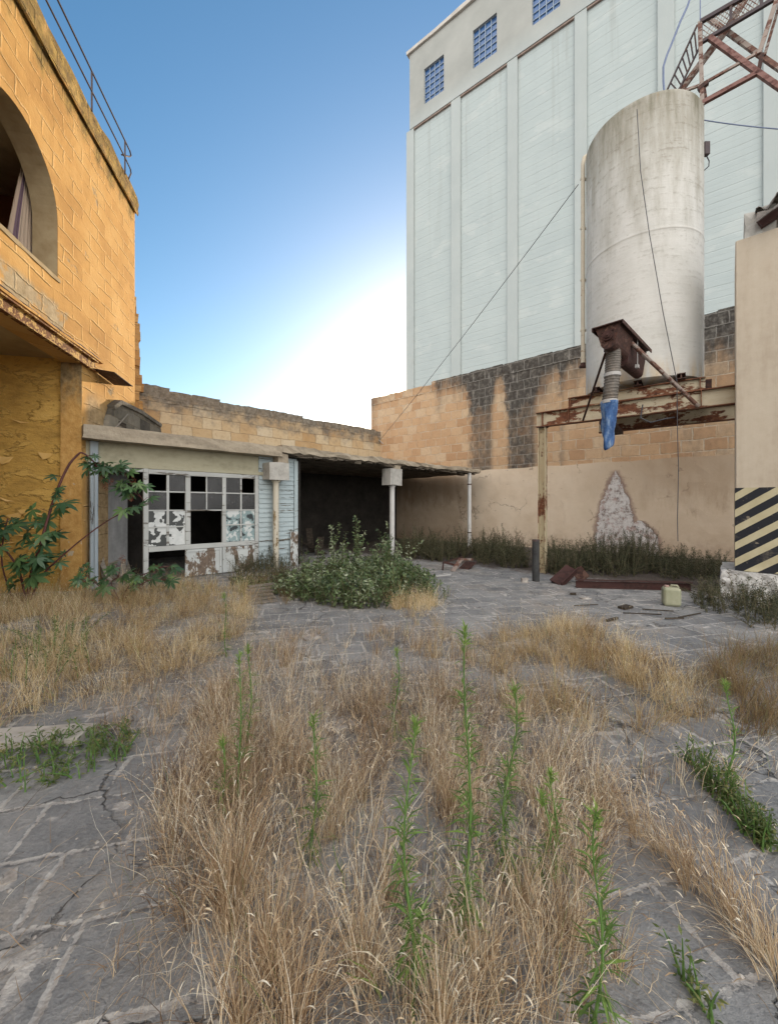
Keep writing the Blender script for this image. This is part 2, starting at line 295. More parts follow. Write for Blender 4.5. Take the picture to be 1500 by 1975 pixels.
def mk_plaster():
    t = NT('cream_plaster'); x, y, z = t.xyz(); n = t.noise(1.1, 6, .6); n2 = t.noise(7, 6, .65); n3 = t.noise(3, 6, .7, t.map(None, (1, 1, .3)))
    col = t.ramp(n, [(.3, (.58, .465, .345)), (.55, (.66, .545, .42)), (.8, (.69, .59, .47))])
    # brown staining under the tank, and darker plaster inside the shed bay
    bx = t.ramp(t.m('ADD', t.band(x, 0, 17.4), t.m('MULTIPLY', t.m('SUBTRACT', n, .5), .06)), [(RX(780) / 17.4, 1.1), (RX(880) / 17.4, 1.0), (RX(915) / 17.4, .0), (RX(1090) / 17.4, .08), (RX(1190) / 17.4, .5), (RX(1300) / 17.4, .85), (RX(1410) / 17.4, .8)])
    bz = t.ramp(t.m('ADD', t.band(z, 0, 3.2), t.m('MULTIPLY', t.m('SUBTRACT', n3, .5), .7)), [(0, .55), (.45, .35), (.7, .8), (1, 1)])
    col = t.mix(t.m('MULTIPLY', t.m('MULTIPLY', bx, bz), .8), col, (.235, .15, .085))
    st = t.step(n3, .56, .75); col = t.mix(t.m('MULTIPLY', st, .35), col, (.30, .21, .14))
    # blown plaster showing pale render: tall tapering patch
    c0 = RX(1187); cz = t.m('SUBTRACT', x, c0); w = t.m('ADD', t.m('MULTIPLY', t.noise(5, 6, .7), .9), -.45)
    wl = t.ramp(t.band(z, 0, 2.9), [(0, .60), (.16, .62), (.34, .56), (.45, .50), (.62, .40), (.80, .22), (.93, .08), (.99, 0)])
    a = t.m('SUBTRACT', wl, t.m('ABSOLUTE', t.m('ADD', cz, t.m('MULTIPLY', w, .45))))
    c2 = t.m('SUBTRACT', x, RX(1233)); w2 = t.ramp(t.band(z, 0, 2.9), [(0, .55), (.2, .50), (.3, .32), (.37, .10), (.42, 0)])
    b = t.m('SUBTRACT', w2, t.m('ABSOLUTE', t.m('ADD', c2, t.m('MULTIPLY', w, .3))))
    b = t.m('SUBTRACT', b, t.m('MULTIPLY', t.step(z, 1.12, 1.22), 1.0)); d = t.m('MAXIMUM', a, b); low = t.step(z, 2.9, 2.75)
    halo = t.m('MULTIPLY', t.step(d, -.17, -.01), low); core = t.m('MULTIPLY', t.step(d, -.01, .015), low)
    col = t.mix(t.m('MULTIPLY', halo, .75), col, (.20, .125, .11))
    nn = t.noise(10, 6, .7); pc = t.ramp(t.m('ADD', t.m('MULTIPLY', nn, .6), t.m('MULTIPLY', n2, .4)), [(.36, (.12, .085, .08)), (.43, (.34, .29, .27)), (.5, (.56, .53, .51)), (.7, (.70, .67, .65))])
    red = t.step(t.noise(4, 5, .7), .52, .62); pc = t.mix(t.m('MULTIPLY', red, .7), pc, (.36, .24, .21))
    col = t.mix(core, col, pc)
    # scattered scuffs
    sc = t.m('MULTIPLY', t.step(t.noise(3.2, 6, .75, t.map(None, (1, 1, 1.6))), .64, .67), 1.0); col = t.mix(t.m('MULTIPLY', sc, .6), col, (.30, .23, .17))
    cr = t.m('MULTIPLY', t.step(t.vor(.55, 'DISTANCE_TO_EDGE', t.warp(.7, 2.2, None, 6)), .012, .003), t.step(t.noise(.8, 4, .6, t.map(None, loc=(9, 0, 3))), .5, .58)); col = t.mix(t.m('MULTIPLY', cr, .55), col, (.16, .11, .08))
    # pale salts and grime near the foot
    ft = t.step(t.m('ADD', z, t.m('MULTIPLY', n2, 1.2)), 1.35, .6); col = t.mix(t.m('MULTIPLY', ft, .45), col, (.30, .22, .16))
    h = t.m('ADD', t.m('MULTIPLY', n2, .35), t.m('MULTIPLY', t.m('SUBTRACT', nn, 1.3), t.m('MULTIPLY', core, .8))); h = t.m('SUBTRACT', h, t.m('MULTIPLY', sc, .4))
    M['plaster'] = t.done(col, .92, t.bump(h, .6, .03), spec=.12)
mk_plaster()
def mk_silo():
    t = NT('silo_panel_paint'); x, y, z = t.xyz()
    n = t.noise(.35, 5, .6); n2 = t.noise(3, 5, .65); ln = t.noise(1.0, 4, .6, t.map(None, (.35, .35, 3.2)))
    bc, bf = t.brick(t.warp(.05, .8, t.comb(x, z)), 90., .62, .03, .7, .37); fade = t.step(t.noise(.9, 4, .65, t.map(None, (.5, .5, 1.6))), .40, .60)
    bc2, bf2 = t.brick(t.comb(x, z), 90., .31, .02, .6, .23)
    col = t.ramp(n, [(.3, (.375, .42, .42)), (.6, (.41, .455, .45)), (.8, (.43, .465, .46))])
    col = t.mix(t.m('MULTIPLY', t.step(n2, .5, .75), .16), col, (.40, .42, .41)); col = t.mix(t.m('MULTIPLY', t.m('MULTIPLY', t.m('MAXIMUM', bf, t.m('MULTIPLY', bf2, .7)), fade), .26), col, (.27, .29, .285))
    rs = t.m('MULTIPLY', t.step(t.noise(1, 6, .7, t.map(None, (1.6, 1.6, .06))), .52, .72), t.step(z, 14, 32)); col = t.mix(t.m('MULTIPLY', rs, .4), col, (.27, .275, .255))
    pk = t.step(t.noise(.5, 6, .6, t.map(None, (.8, .8, 1.5), (5, 1, 2))), .58, .62); col = t.mix(t.m('MULTIPLY', pk, .25), col, (.52, .54, .52))
    h = t.m('ADD', t.m('MULTIPLY', ln, .6), t.m('ADD', t.m('MULTIPLY', bf, -.5), t.m('MULTIPLY', bf2, -.2)))
    M['silo'] = t.done(col, .85, t.bump(h, .4, .07), spec=.2)
    t = NT('silo_smooth_paint'); n = t.noise(.4, 6, .65); n2 = t.noise(2.4, 6, .7, t.map(None, (1, 1, .4)))
    x, y, z = t.xyz(); up = t.band(z, 31.5, 33.5)
    ca = t.ramp(n, [(.3, (.36, .395, .39)), (.7, (.41, .44, .43))]); cb = t.ramp(n, [(.3, (.30, .305, .285)), (.7, (.385, .385, .36))])
    col = t.mix(up, ca, cb); col = t.mix(t.m('MULTIPLY', t.step(n2, .55, .75), .3), col, (.33, .32, .29))
    M['silo_smooth'] = t.done(col, .85, t.bump(n2, .2, .05), spec=.2)
    t = NT('silo_roof_edge'); M['silo_edge'] = t.done(t.ramp(t.noise(1.5, 5), [(.3, (.42, .38, .34)), (.7, (.56, .52, .47))]), .85)
    t = NT('silo_rust_lip'); M['silo_lip'] = t.done(t.ramp(t.noise(2.5, 5), [(.3, (.20, .135, .11)), (.7, (.38, .30, .26))]), .85)
    t = NT('blue_window_glass'); n = t.noise(1.4, 3); M['blue_glass'] = t.done(t.ramp(n, [(.3, (.025, .075, .19)), (.7, (.05, .13, .31))]), .25, None, 0, .5)
    t = NT('window_bar_paint'); M['winbar'] = t.done((.27, .33, .40, 1), .6)
mk_silo()
def mk_tank():
    t = NT('weathered_tank_paint'); x, y, z = t.xyz()
    ang = t.m('ARCTAN2', y, x); v = t.comb(t.m('MULTIPLY', ang, 1.1), z)
    n = t.noise(1.2, 6, .65, v); drip = t.noise(3.5, 6, .65, t.map(v, (1, .16, 1))); ln = t.noise(2.4, 5, .65, t.map(v, (.6, 4.5, 1), rot=(0, 0, .16))); n2 = t.noise(14, 5, .65)
    col = t.ramp(n, [(.25, (.47, .46, .425)), (.55, (.56, .55, .52)), (.8, (.60, .585, .555))])
    zz = t.band(z, 0, 5.95)
    g = t.m('ADD', zz, t.m('MULTIPLY', t.m('SUBTRACT', drip, .5), 1.1))
    col = t.mix(t.m('MULTIPLY', t.step(g, .45, 1.0), .75), col, (.235, .215, .165)); col = t.mix(t.m('MULTIPLY', t.step(g, .88, 1.15), .7), col, (.10, .092, .05))
    sc = t.m('MULTIPLY', t.step(t.m('ADD', t.m('MULTIPLY', ln, .6), t.m('MULTIPLY', n2, .4)), .52, .62), t.m('ADD', .25, t.m('MULTIPLY', zz, .75))); col = t.mix(t.m('MULTIPLY', sc, .5), col, (.22, .195, .155))
    rs = t.m('MULTIPLY', t.step(t.noise(4, 6, .7, t.map(v, (1, .2, 1), (4, 2, 0))), .62, .74), t.step(zz, .35, .8)); col = t.mix(t.m('MULTIPLY', rs, .5), col, (.30, .19, .09))
    lowr = t.m('MULTIPLY', t.step(z, .55, .0), t.step(drip, .42, .62)); col = t.mix(t.m('MULTIPLY', lowr, .6), col, (.52, .36, .17))
    seam = t.m('SUBTRACT', 1.0, t.step(t.m('ABSOLUTE', t.m('SUBTRACT', z, 2.98)), .005, .03)); col = t.mix(t.m('MULTIPLY', seam, .35), col, (.3, .28, .25))
    h = t.m('ADD', t.m('MULTIPLY', ln, .7), t.m('ADD', t.m('MULTIPLY', n2, .35), t.m('MULTIPLY', sc, -.3))); h = t.m('ADD', h, t.m('MULTIPLY', seam, .3))
    M['tank'] = t.done(col, .95, t.bump(h, .45, .03), spec=.08)
mk_tank()
def rust(name, paint, bare=((.06, .022, .014), (.16, .06, .03), (.27, .12, .055)), amt=.5, sc=3.0, stretch=(.5, 1, 1.4), rough=.75, spec=.35):
    t = NT(name); v = t.map(None, stretch); n = t.noise(sc, 7, .68, v); n2 = t.noise(sc * 4, 6, .65)
    rc = t.ramp(n2, [(.3, bare[0]), (.5, bare[1]), (.72, bare[2])])
    lo = t.m('ADD', n, t.m('MULTIPLY', t.m('SUBTRACT', n2, .5), .2)); k = t.step(lo, amt - .03, amt + .02)
    pc = t.mix(t.m('MULTIPLY', t.step(t.noise(sc * 1.7, 5, .65, v), .45, .7), .5), paint, tuple(.5 * a + .5 * b for a, b in zip(paint, bare[2])))
    return t.done(t.mix(k, rc, pc), rough, t.bump(t.m('ADD', k, n2), .35, .008), spec=spec)
M['beam'] = rust('rusted_cream_beam', (.50, .44, .32), amt=.47, sc=2.6)
M['beam_dark'] = rust('rusted_flange', (.32, .24, .15), amt=.62, sc=4)
M['post'] = rust('rusted_cream_post', (.46, .39, .26), amt=.46, sc=3, stretch=(1, 1, .3))
M['rust_dark'] = rust('dark_rust', (.11, .06, .045), ((.018, .011, .010), (.05, .022, .017), (.11, .045, .03)), amt=.58, sc=5, stretch=(1, 1, 1))
M['truss_red'] = rust('red_brown_truss', (.20, .105, .09), ((.07, .03, .025), (.14, .06, .05), (.24, .13, .105)), amt=.5, sc=4)
M['rust_red'] = rust('red_oxide_steel', (.052, .02, .017), ((.025, .012, .010), (.042, .017, .014), (.09, .045, .035)), amt=.5, sc=4)
M['truss'] = rust('truss_paint', (.30, .25, .22), ((.07, .03, .025), (.15, .075, .055), (.25, .14, .10)), amt=.5, sc=4)
M['lintel'] = rust('rusted_yellow_channel', (.52, .34, .12), ((.07, .03, .015), (.16, .07, .028), (.28, .14, .055)), amt=.53, sc=7, stretch=(1, 1, 1), rough=.8, spec=.12)
M['cream_pipe'] = rust('cream_pipe_paint', (.50, .45, .36), ((.16, .09, .05), (.28, .18, .10), (.36, .25, .15)), amt=.36, sc=3)
M['white_pipe'] = rust('white_pipe_paint', (.58, .58, .57), ((.20, .16, .13), (.30, .26, .22), (.40, .36, .32)), amt=.33, sc=5, stretch=(1, 1, .4))
M['peel_pipe'] = rust('peeling_pipe_paint', (.56, .52, .43), ((.03, .025, .022), (.30, .22, .12), (.40, .32, .20)), amt=.42, sc=6, stretch=(1, 1, .45))
M['dark_metal'] = rust('dark_rail_paint', (.07, .055, .06), ((.05, .03, .025), (.09, .055, .045), (.13, .08, .06)), amt=.45, sc=5)
def simple(name, stops, sc=4, rough=.8, bump=.2, det=5, spec=.3, trans=None, stretch=(1, 1, 1), d=.01):
    t = NT(name); n = t.noise(sc, det, .65, t.map(None, stretch)); n2 = t.noise(sc * 6, 4, .6)
    return t.done(t.ramp(t.m('ADD', t.m('MULTIPLY', n, .75), t.m('MULTIPLY', n2, .25)), stops), rough, t.bump(t.m('ADD', n, n2), bump, d), spec=spec, trans=trans)
M['concrete'] = simple('slab_concrete', [(.3, (.21, .18, .14)), (.5, (.36, .31, .24)), (.7, (.46, .40, .31))], 2.2, .92, .6, 7, .1, None, (.6, 1, 1.8), .03)
M['concrete_dark'] = simple('dark_concrete', [(.3, (.05, .045, .038)), (.5, (.14, .12, .095)), (.7, (.27, .23, .18))], 3, .95, .8, 7, .1, None, (.5, 1, 1), .04)  # darker concrete than the roof slab
M['grey_board'] = simple('grey_dusty_board', [(.3, (.14, .145, .15)), (.6, (.24, .245, .25)), (.8, (.32, .32, .31))], 2.5, .9, .3, stretch=(3, 3, .7))
M['inner_shade'] = simple('shed_shade_lining', [(.3, (.012, .011, .010)), (.6, (.035, .031, .027)), (.8, (.07, .06, .05))], 2, .95, .4)  # near-black: the shed's inner shade put into the colour
M['capital'] = simple('capital_plaster', [(.3, (.26, .25, .23)), (.5, (.42, .41, .38)), (.7, (.50, .48, .45))], 4, .9, .4)
M['band'] = simple('greenish_plaster', [(.3, (.22, .21, .15)), (.5, (.38, .36, .265)), (.7, (.44, .42, .32))], 1.6, .9, .3, 6, .15, None, (.5, 1, 1.4))
M['pillar'] = simple('pillar_render', [(.3, (.36, .295, .225)), (.5, (.45, .385, .305)), (.7, (.50, .44, .355))], 1.1, .9, .25, 7, .15, None, (2.2, 2.2, .35), .02)
M['plinth'] = simple('chipped_white_plinth', [(.32, (.08, .075, .07)), (.40, (.40, .385, .37)), (.55, (.62, .61, .59)), (.8, (.68, .67, .65))], 3, .85, .6, 7, .2, None, (1, 1, 1), .03)
M['corrug'] = simple('old_corrugated_sheet', [(.3, (.05, .04, .035)), (.5, (.17, .15, .135)), (.7, (.34, .32, .30))], 5, .7, .3)
M['hose'] = simple('grey_rubber_hose', [(.3, (.07, .06, .05)), (.5, (.15, .135, .12)), (.7, (.24, .20, .165))], 4, .75, .3)
M['blue_cloth'] = simple('blue_sleeve_cloth', [(.36, (.025, .06, .16)), (.5, (.05, .115, .265)), (.66, (.22, .29, .39))], 6, .85, .3, stretch=(2, 2, .6))
M['clamp'] = simple('dusty_clamp', [(.3, (.30, .29, .28)), (.7, (.46, .45, .44))], 8, .6)
M['bollard'] = simple('dark_painted_pipe', [(.3, (.022, .023, .024)), (.6, (.055, .056, .056)), (.8, (.12, .115, .105))], 5, .75, .3)
M['can'] = simple('cloudy_plastic', [(.3, (.30, .305, .20)), (.6, (.41, .41, .29)), (.8, (.50, .50, .39))], 3, .45, .1, trans=.2, stretch=(1, 1, .5))
M['can_cap'] = simple('red_cap', [(.3, (.30, .16, .14)), (.7, (.46, .34, .30))], 5, .6)
M['old_wood'] = simple('grey_plank', [(.3, (.10, .085, .07)), (.5, (.22, .195, .165)), (.7, (.34, .31, .27))], 3, .9, .5, 6, .1, None, (1, 9, 9))
M['dark_wood'] = simple('dark_wood', [(.3, (.02, .017, .014)), (.5, (.055, .045, .036)), (.7, (.11, .09, .07))], 3, .9, .4, 6, .1, None, (1, 8, 8))
M['wire'] = simple('dark_wire', [(.3, (.05, .05, .055)), (.7, (.10, .10, .11))], 5, .7)
M['blue_cable'] = simple('blue_grey_cable', [(.3, (.12, .15, .24)), (.7, (.18, .22, .33))], 5, .6)
M['pale_slab'] = simple('pale_stone_slab', [(.3, (.30, .27, .235)), (.5, (.44, .405, .36)), (.7, (.52, .49, .44))], 3, .9, .5, 6, .1)
M['rubble'] = simple('pale_rubble', [(.3, (.16, .14, .125)), (.5, (.33, .30, .27)), (.7, (.50, .47, .43))], 9, .9, .4)
M['litter'] = simple('dead_litter', [(.3, (.07, .045, .028)), (.5, (.17, .115, .07)), (.7, (.33, .25, .16))], 3, .95, .1)
def paintwood(name, paint, wood, amt=.44, sc=2.2, stretch=(.35, 3, 3), grime=(.12, .11, .09)):
    t = NT(name); v = t.map(None, stretch); n = t.noise(sc, 7, .7, v); n2 = t.noise(sc * 7, 5, .65, v); g = t.noise(1.2, 5, .6)
    k = t.step(t.m('ADD', n, t.m('MULTIPLY', t.m('SUBTRACT', n2, .5), .25)), amt - .02, amt + .015)
    wc = t.ramp(n2, [(.3, tuple(c * .45 for c in wood)), (.7, wood)]); pc = t.mix(t.m('MULTIPLY', t.step(g, .45, .7), .45), paint, tuple(.6 * a + .4 * b for a, b in zip(paint, grime)))
    return t.done(t.mix(k, wc, pc), .8, t.bump(t.m('ADD', k, n2), .4, .006), spec=.25)
M['blue_board'] = paintwood('pale_blue_boards', (.40, .475, .50), (.19, .175, .15), .41)
M['frame_wood'] = paintwood('grey_white_frame', (.46, .475, .465), (.20, .18, .155), .42, 3)
M['post_wood'] = paintwood('blue_grey_post', (.33, .385, .43), (.15, .145, .14), .42, 3, (3, 3, .3))
M['panel_wood'] = paintwood('peeling_white_panel', (.52, .55, .55), (.23, .175, .135), .48, 3.2, (1, 1, .55))
def mk_glass():
    t = NT('dusty_glass'); n = t.noise(3, 5, .6); M['glass'] = t.done(t.ramp(n, [(.3, (.025, .026, .028)), (.7, (.055, .057, .06))]), .35, None, 0, .5, t.band(n, -.9, 1.0))
    t = NT('painted_glass'); n = t.noise(4.2, 3, .5, t.map(None, (1, 1, 1), (2, 3, 1)), .4); k = t.step(n, .50, .515)
    t2 = t.ramp(t.noise(9, 4), [(.3, (.52, .55, .55)), (.7, (.66, .68, .68))]); M['glass_painted'] = t.done(t.mix(k, (.06, .065, .065), t2), .5)
    t = NT('teal_painted_glass'); n = t.noise(5, 4, .55, t.map(None, (1, 1, 1), (5, 1, 2)), .5)
    c = t.ramp(n, [(.42, (.04, .05, .055)), (.44, (.22, .30, .31)), (.53, (.26, .35, .36)), (.55, (.55, .58, .58))], 'LINEAR'); M['glass_teal'] = t.done(c, .5)
mk_glass()
def mk_stripe():
    t = NT('hazard_stripes'); x, y, z = t.xyz(); s = t.m('SUBTRACT', z, t.m('MULTIPLY', t.m('ADD', x, t.m('MULTIPLY', y, -1.0)), .74)); n = t.noise(6, 5, .6)
    s = t.m('ADD', s, t.m('MULTIPLY', t.m('SUBTRACT', n, .5), .014)); f = t.m('FRACT', t.m('DIVIDE', t.m('ADD', s, 10.06), .29)); k = t.m('MULTIPLY', t.step(f, .0, .02), t.step(f, .55, .53))
    wear = t.m('MAXIMUM', t.step(t.noise(9, 6, .7), .60, .66), t.m('MULTIPLY', t.step(t.noise(1.6, 6, .75, t.map(None, (1, 1, 2))), .52, .7), .6)); y_ = t.ramp(t.noise(2.5, 6, .65), [(.3, (.37, .32, .195)), (.7, (.48, .43, .29))])
    c = t.mix(k, y_, (.012, .013, .018, 1)); c = t.mix(t.m('MULTIPLY', wear, .5), c, (.36, .30, .22)); M['stripe'] = t.done(c, .7, t.bump(n, .15, .01), spec=.3)
mk_stripe()
def mk_ground():
    t = NT('old_paving'); x, y, z = t.xyz()
    v = t.map(None, (1, 1, 1), rot=(0, 0, R(-12.7))); wv = t.warp(.07, 1.4, v); wv = t.warp(.035, 9, wv)
    bc, bf = t.brick(wv, .50, .36, .022, 1.0, .5); bw = t.n('ShaderNodeRGBToBW'); t.set(bw.inputs[0], bc); bwv = bw.outputs[0]
    # mortar smeared wider in places
    bc2, bf2 = t.brick(t.warp(.20, 5, wv, 5), .50, .36, .035, .25, .5)
    n1 = t.noise(.55, 6, .6); n2 = t.noise(3.2, 7, .68); n3 = t.noise(26, 5, .65); n4 = t.noise(90, 3)
    col = t.ramp(t.m('ADD', t.m('MULTIPLY', n2, .5), t.m('ADD', t.m('MULTIPLY', bwv, .12), t.m('MULTIPLY', n3, .38))), [(.32, (.11, .112, .114)), (.45, (.185, .186, .187)), (.57, (.25, .248, .243)), (.70, (.37, .36, .345))])
    smear = t.m('MULTIPLY', t.step(bf2, .3, .7), t.step(t.noise(2.1, 6, .65, t.map(None, loc=(4, 2, 0))), .53, .60)); jt = t.step(t.m('ADD', bf, t.m('ADD', t.m('MULTIPLY', t.m('SUBTRACT', n3, .5), 3.6), t.m('MULTIPLY', t.m('SUBTRACT', t.noise(1.9, 5, .65, t.map(None, loc=(1, 7, 0))), .5), 4.2))), .42, .70); jt = t.m('MULTIPLY', jt, t.step(bf, .04, .2))
    mk = t.m('MAXIMUM', smear, t.m('MULTIPLY', jt, .8)); mc = t.ramp(n3, [(.3, (.34, .315, .29)), (.7, (.56, .53, .49))])
    drk = t.m('MULTIPLY', bf, t.m('SUBTRACT', 1.0, mk)); col = t.mix(t.m('MULTIPLY', drk, .16), col, (.06, .055, .05))
    # dust and straw coloured soil
    dust = t.step(t.noise(1.3, 7, .7, t.map(None, loc=(3, 3, 3))), .48, .66); col = t.mix(t.m('MULTIPLY', dust, .4), col, (.38, .365, .34)); soil = t.step(n1, .48, .64); sc = t.ramp(n3, [(.3, (.20, .16, .125)), (.6, (.33, .28, .225)), (.8, (.42, .37, .31))]); col = t.mix(t.m('MULTIPLY', soil, t.m('MULTIPLY', t.step(n2, .35, .65), .75)), col, sc)
    col = t.mix(t.m('MULTIPLY', mk, .85), col, mc)
    # earth along the foot of the right wall, around the tank post and under the bush
    yr = t.m('ADD', t.m('ADD', t.m('MULTIPLY', t.m('SUBTRACT', x, FR.o.x), FR.y.x), t.m('MULTIPLY', t.m('SUBTRACT', y, FR.o.y), FR.y.y)), 0.0)
    e = t.step(t.m('ADD', yr, t.m('MULTIPLY', t.m('SUBTRACT', n2, .5), 2.4)), -6.3, -5.4); ec = t.ramp(n3, [(.3, (.045, .034, .028)), (.6, (.095, .072, .058)), (.8, (.17, .14, .115))]); col = t.mix(t.m('MULTIPLY', e, .9), col, ec)
    ck = t.m('MULTIPLY', t.step(t.vor(1.1, 'DISTANCE_TO_EDGE', t.warp(.5, 2.5, None, 6)), .010, .002), t.step(t.noise(.9, 4, .6, t.map(None, loc=(2, 9, 0))), .46, .54)); col = t.mix(t.m('MULTIPLY', ck, .7), col, (.05, .047, .045))
    sp_ = t.step(t.noise(7, 7, .8, t.map(None, loc=(8, 1, 0))), .58, .66); col = t.mix(t.m('MULTIPLY', sp_, .4), col, (.085, .075, .065))
    crumbs = t.step(n3, .64, .70); col = t.mix(t.m('MULTIPLY', crumbs, .35), col, (.42, .39, .35))
    h = t.m('ADD', t.m('MULTIPLY', bf, -.16), t.m('ADD', t.m('MULTIPLY', n3, .4), t.m('ADD', t.m('MULTIPLY', n2, .6), t.m('MULTIPLY', n4, .12)))); h = t.m('ADD', h, t.m('MULTIPLY', mk, .05)); h = t.m('ADD', h, t.m('MULTIPLY', bwv, .2)); h = t.m('SUBTRACT', h, t.m('MULTIPLY', ck, .5))
    M['ground'] = t.done(col, .9, t.bump(h, 1.0, .03), spec=.2)
mk_ground()
def leafmat(name, stops, trans=.3, rough=.6, spec=.3):
    t = NT(name); return t.done(t.ramp(t.attr(), stops), rough, None, 0, spec, None, trans)
M['straw'] = leafmat('golden_straw', [(0, (.20, .12, .055)), (.3, (.48, .335, .165)), (.65, (.68, .525, .30)), (.95, (.86, .76, .54)), (1, (.32, .36, .13))], .3, .7, .2)
M['dark_straw'] = leafmat('dark_dead_stalk', [(0, (.05, .03, .02)), (.6, (.16, .10, .06)), (1, (.30, .20, .12))], .1, .8, .1)
M['litter_straw'] = leafmat('straw_litter', [(0, (.09, .06, .04)), (.4, (.26, .185, .115)), (.8, (.48, .38, .25)), (1, (.62, .53, .38))], .1, .8, .1)
M['straw_pink'] = leafmat('pale_straw', [(0, (.13, .08, .045)), (.2, (.31, .20, .115)), (.48, (.56, .41, .255)), (.76, (.77, .64, .45)), (.96, (.90, .83, .68)), (1, (.22, .28, .10))], .3, .7, .2)
M['straw_brown'] = leafmat('brown_straw', [(0, (.10, .065, .035)), (.4, (.26, .17, .085)), (.8, (.42, .31, .17)), (1, (.22, .22, .10))], .3, .7, .2)
M['weed'] = leafmat('fresh_weed_leaf', [(0, (.075, .135, .035)), (.45, (.145, .24, .06)), (.85, (.25, .37, .09)), (1, (.36, .50, .14))], .35, .55)
M['weed_stem'] = leafmat('weed_stem', [(0, (.06, .13, .03)), (1, (.15, .27, .07))], .1)
M['bush'] = leafmat('bush_leaf', [(0, (.04, .068, .026)), (.35, (.095, .145, .055)), (.72, (.185, .245, .105)), (1, (.42, .46, .33))], .25, .4, .5)
M['bush_stem'] = leafmat('bush_stem', [(0, (.06, .06, .03)), (1, (.18, .16, .09))], 0)
M['shrub'] = leafmat('dark_shrub_leaf', [(0, (.022, .024, .016)), (.4, (.045, .052, .03)), (.75, (.075, .085, .045)), (.9, (.12, .085, .06)), (1, (.20, .17, .12))], .2, .7, .2)
M['castor'] = leafmat('castor_leaf', [(0, (.03, .075, .04)), (.4, (.055, .12, .055)), (.8, (.11, .20, .07)), (1, (.22, .30, .08))], .3, .4, .5)
M['castor_stem'] = simple('castor_stem', [(.3, (.045, .018, .018)), (.55, (.11, .04, .035)), (.75, (.24, .13, .11))], 9, .55, .3)
M['castor_seed'] = leafmat('castor_seed_head', [(0, (.10, .03, .015)), (1, (.27, .10, .05))], 0, .8)
M['low_green'] = leafmat('low_weed', [(0, (.06, .085, .03)), (.45, (.115, .155, .05)), (.75, (.19, .22, .075)), (1, (.36, .28, .12))], .3)
M['petal'] = simple('pale_petal', [(.3, (.62, .60, .38)), (.7, (.74, .72, .55))], 8, .7, 0, trans=.3)
# ------------------------------------------------------------------ camera, light, sky
SUN_AZ, SUN_EL = R(11.5), R(12.0)
cam = bpy.data.cameras.new('camera'); co = bpy.data.objects.new('camera', cam); COL.objects.link(co); co.location = (0, 0, CAMH); co.rotation_euler = (R(90), 0, 0)
cam.sensor_fit = 'HORIZONTAL'; cam.sensor_width = 36; cam.lens = F / 1500 * 36; cam.shift_y = -(987.5 - HY) / 1500; cam.clip_end = 2000; cam.clip_start = .05
SC.camera = co
wd = bpy.data.worlds.new('World'); SC.world = wd; wd.use_nodes = True; nt = wd.node_tree
sky = nt.nodes.new('ShaderNodeTexSky'); sky.sky_type = 'NISHITA'; sky.sun_disc = False; sky.sun_elevation = SUN_EL; sky.sun_rotation = SUN_AZ
sky.air_density = 1.0; sky.dust_density = 1.1; sky.ozone_density = 2.2; sky.altitude = 0
bg = nt.nodes['Background']; bg.inputs[1].default_value = .15
# made-up bright cloud bank behind the viewer, added to fill the shaded courtyard
def wn(t, **k):
    o = nt.nodes.new(t)
    for a, b in k.items(): setattr(o, a, b)
    return o
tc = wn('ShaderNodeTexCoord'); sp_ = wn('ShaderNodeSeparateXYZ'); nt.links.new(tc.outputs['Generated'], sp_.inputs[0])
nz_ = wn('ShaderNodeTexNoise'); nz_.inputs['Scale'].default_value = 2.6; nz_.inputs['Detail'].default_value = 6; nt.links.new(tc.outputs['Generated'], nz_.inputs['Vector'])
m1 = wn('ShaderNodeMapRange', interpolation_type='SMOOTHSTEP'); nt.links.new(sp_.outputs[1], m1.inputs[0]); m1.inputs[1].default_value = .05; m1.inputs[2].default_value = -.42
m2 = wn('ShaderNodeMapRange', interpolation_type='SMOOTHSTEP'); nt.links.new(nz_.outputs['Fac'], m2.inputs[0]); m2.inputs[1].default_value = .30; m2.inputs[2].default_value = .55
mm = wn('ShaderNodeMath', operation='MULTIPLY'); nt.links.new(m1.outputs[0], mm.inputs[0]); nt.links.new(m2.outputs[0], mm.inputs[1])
cm = wn('ShaderNodeMix', data_type='RGBA'); nt.links.new(mm.outputs[0], cm.inputs[0]); hs = wn('ShaderNodeHueSaturation'); hs.inputs['Saturation'].default_value = 1.22; hs.inputs['Hue'].default_value = .493; nt.links.new(sky.outputs[0], hs.inputs['Color']); nt.links.new(hs.outputs[0], cm.inputs[6]); cm.inputs[7].default_value = tuple(CLOUD_FILL * c / .15 for c in (1.0, .96, .91)) + (1,)
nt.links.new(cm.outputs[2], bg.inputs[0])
sl = bpy.data.lights.new('sun', 'SUN'); sl.energy = 3.4; sl.angle = R(.6); sl.color = (1, .83, .63)
so = bpy.data.objects.new('sun', sl); COL.objects.link(so)
sd = Vector((math.sin(SUN_AZ) * math.cos(SUN_EL), math.cos(SUN_AZ) * math.cos(SUN_EL), math.sin(SUN_EL))); so.rotation_euler = sd.to_track_quat('Z', 'Y').to_euler(); so.location = (0, -5, 30)
SC.view_settings.view_transform = 'Standard'; SC.view_settings.look = 'None'; SC.view_settings.exposure = EXPOSURE; SC.view_settings.gamma = 1

# ------------------------------------------------------------------ ground
g = MB(); g.add([(-400, -400, 0), (400, -400, 0), (400, 400, 0), (-400, 400, 0)], [(0, 1, 2, 3)])
tag(g.build('ground', M['ground']), kind='structure')

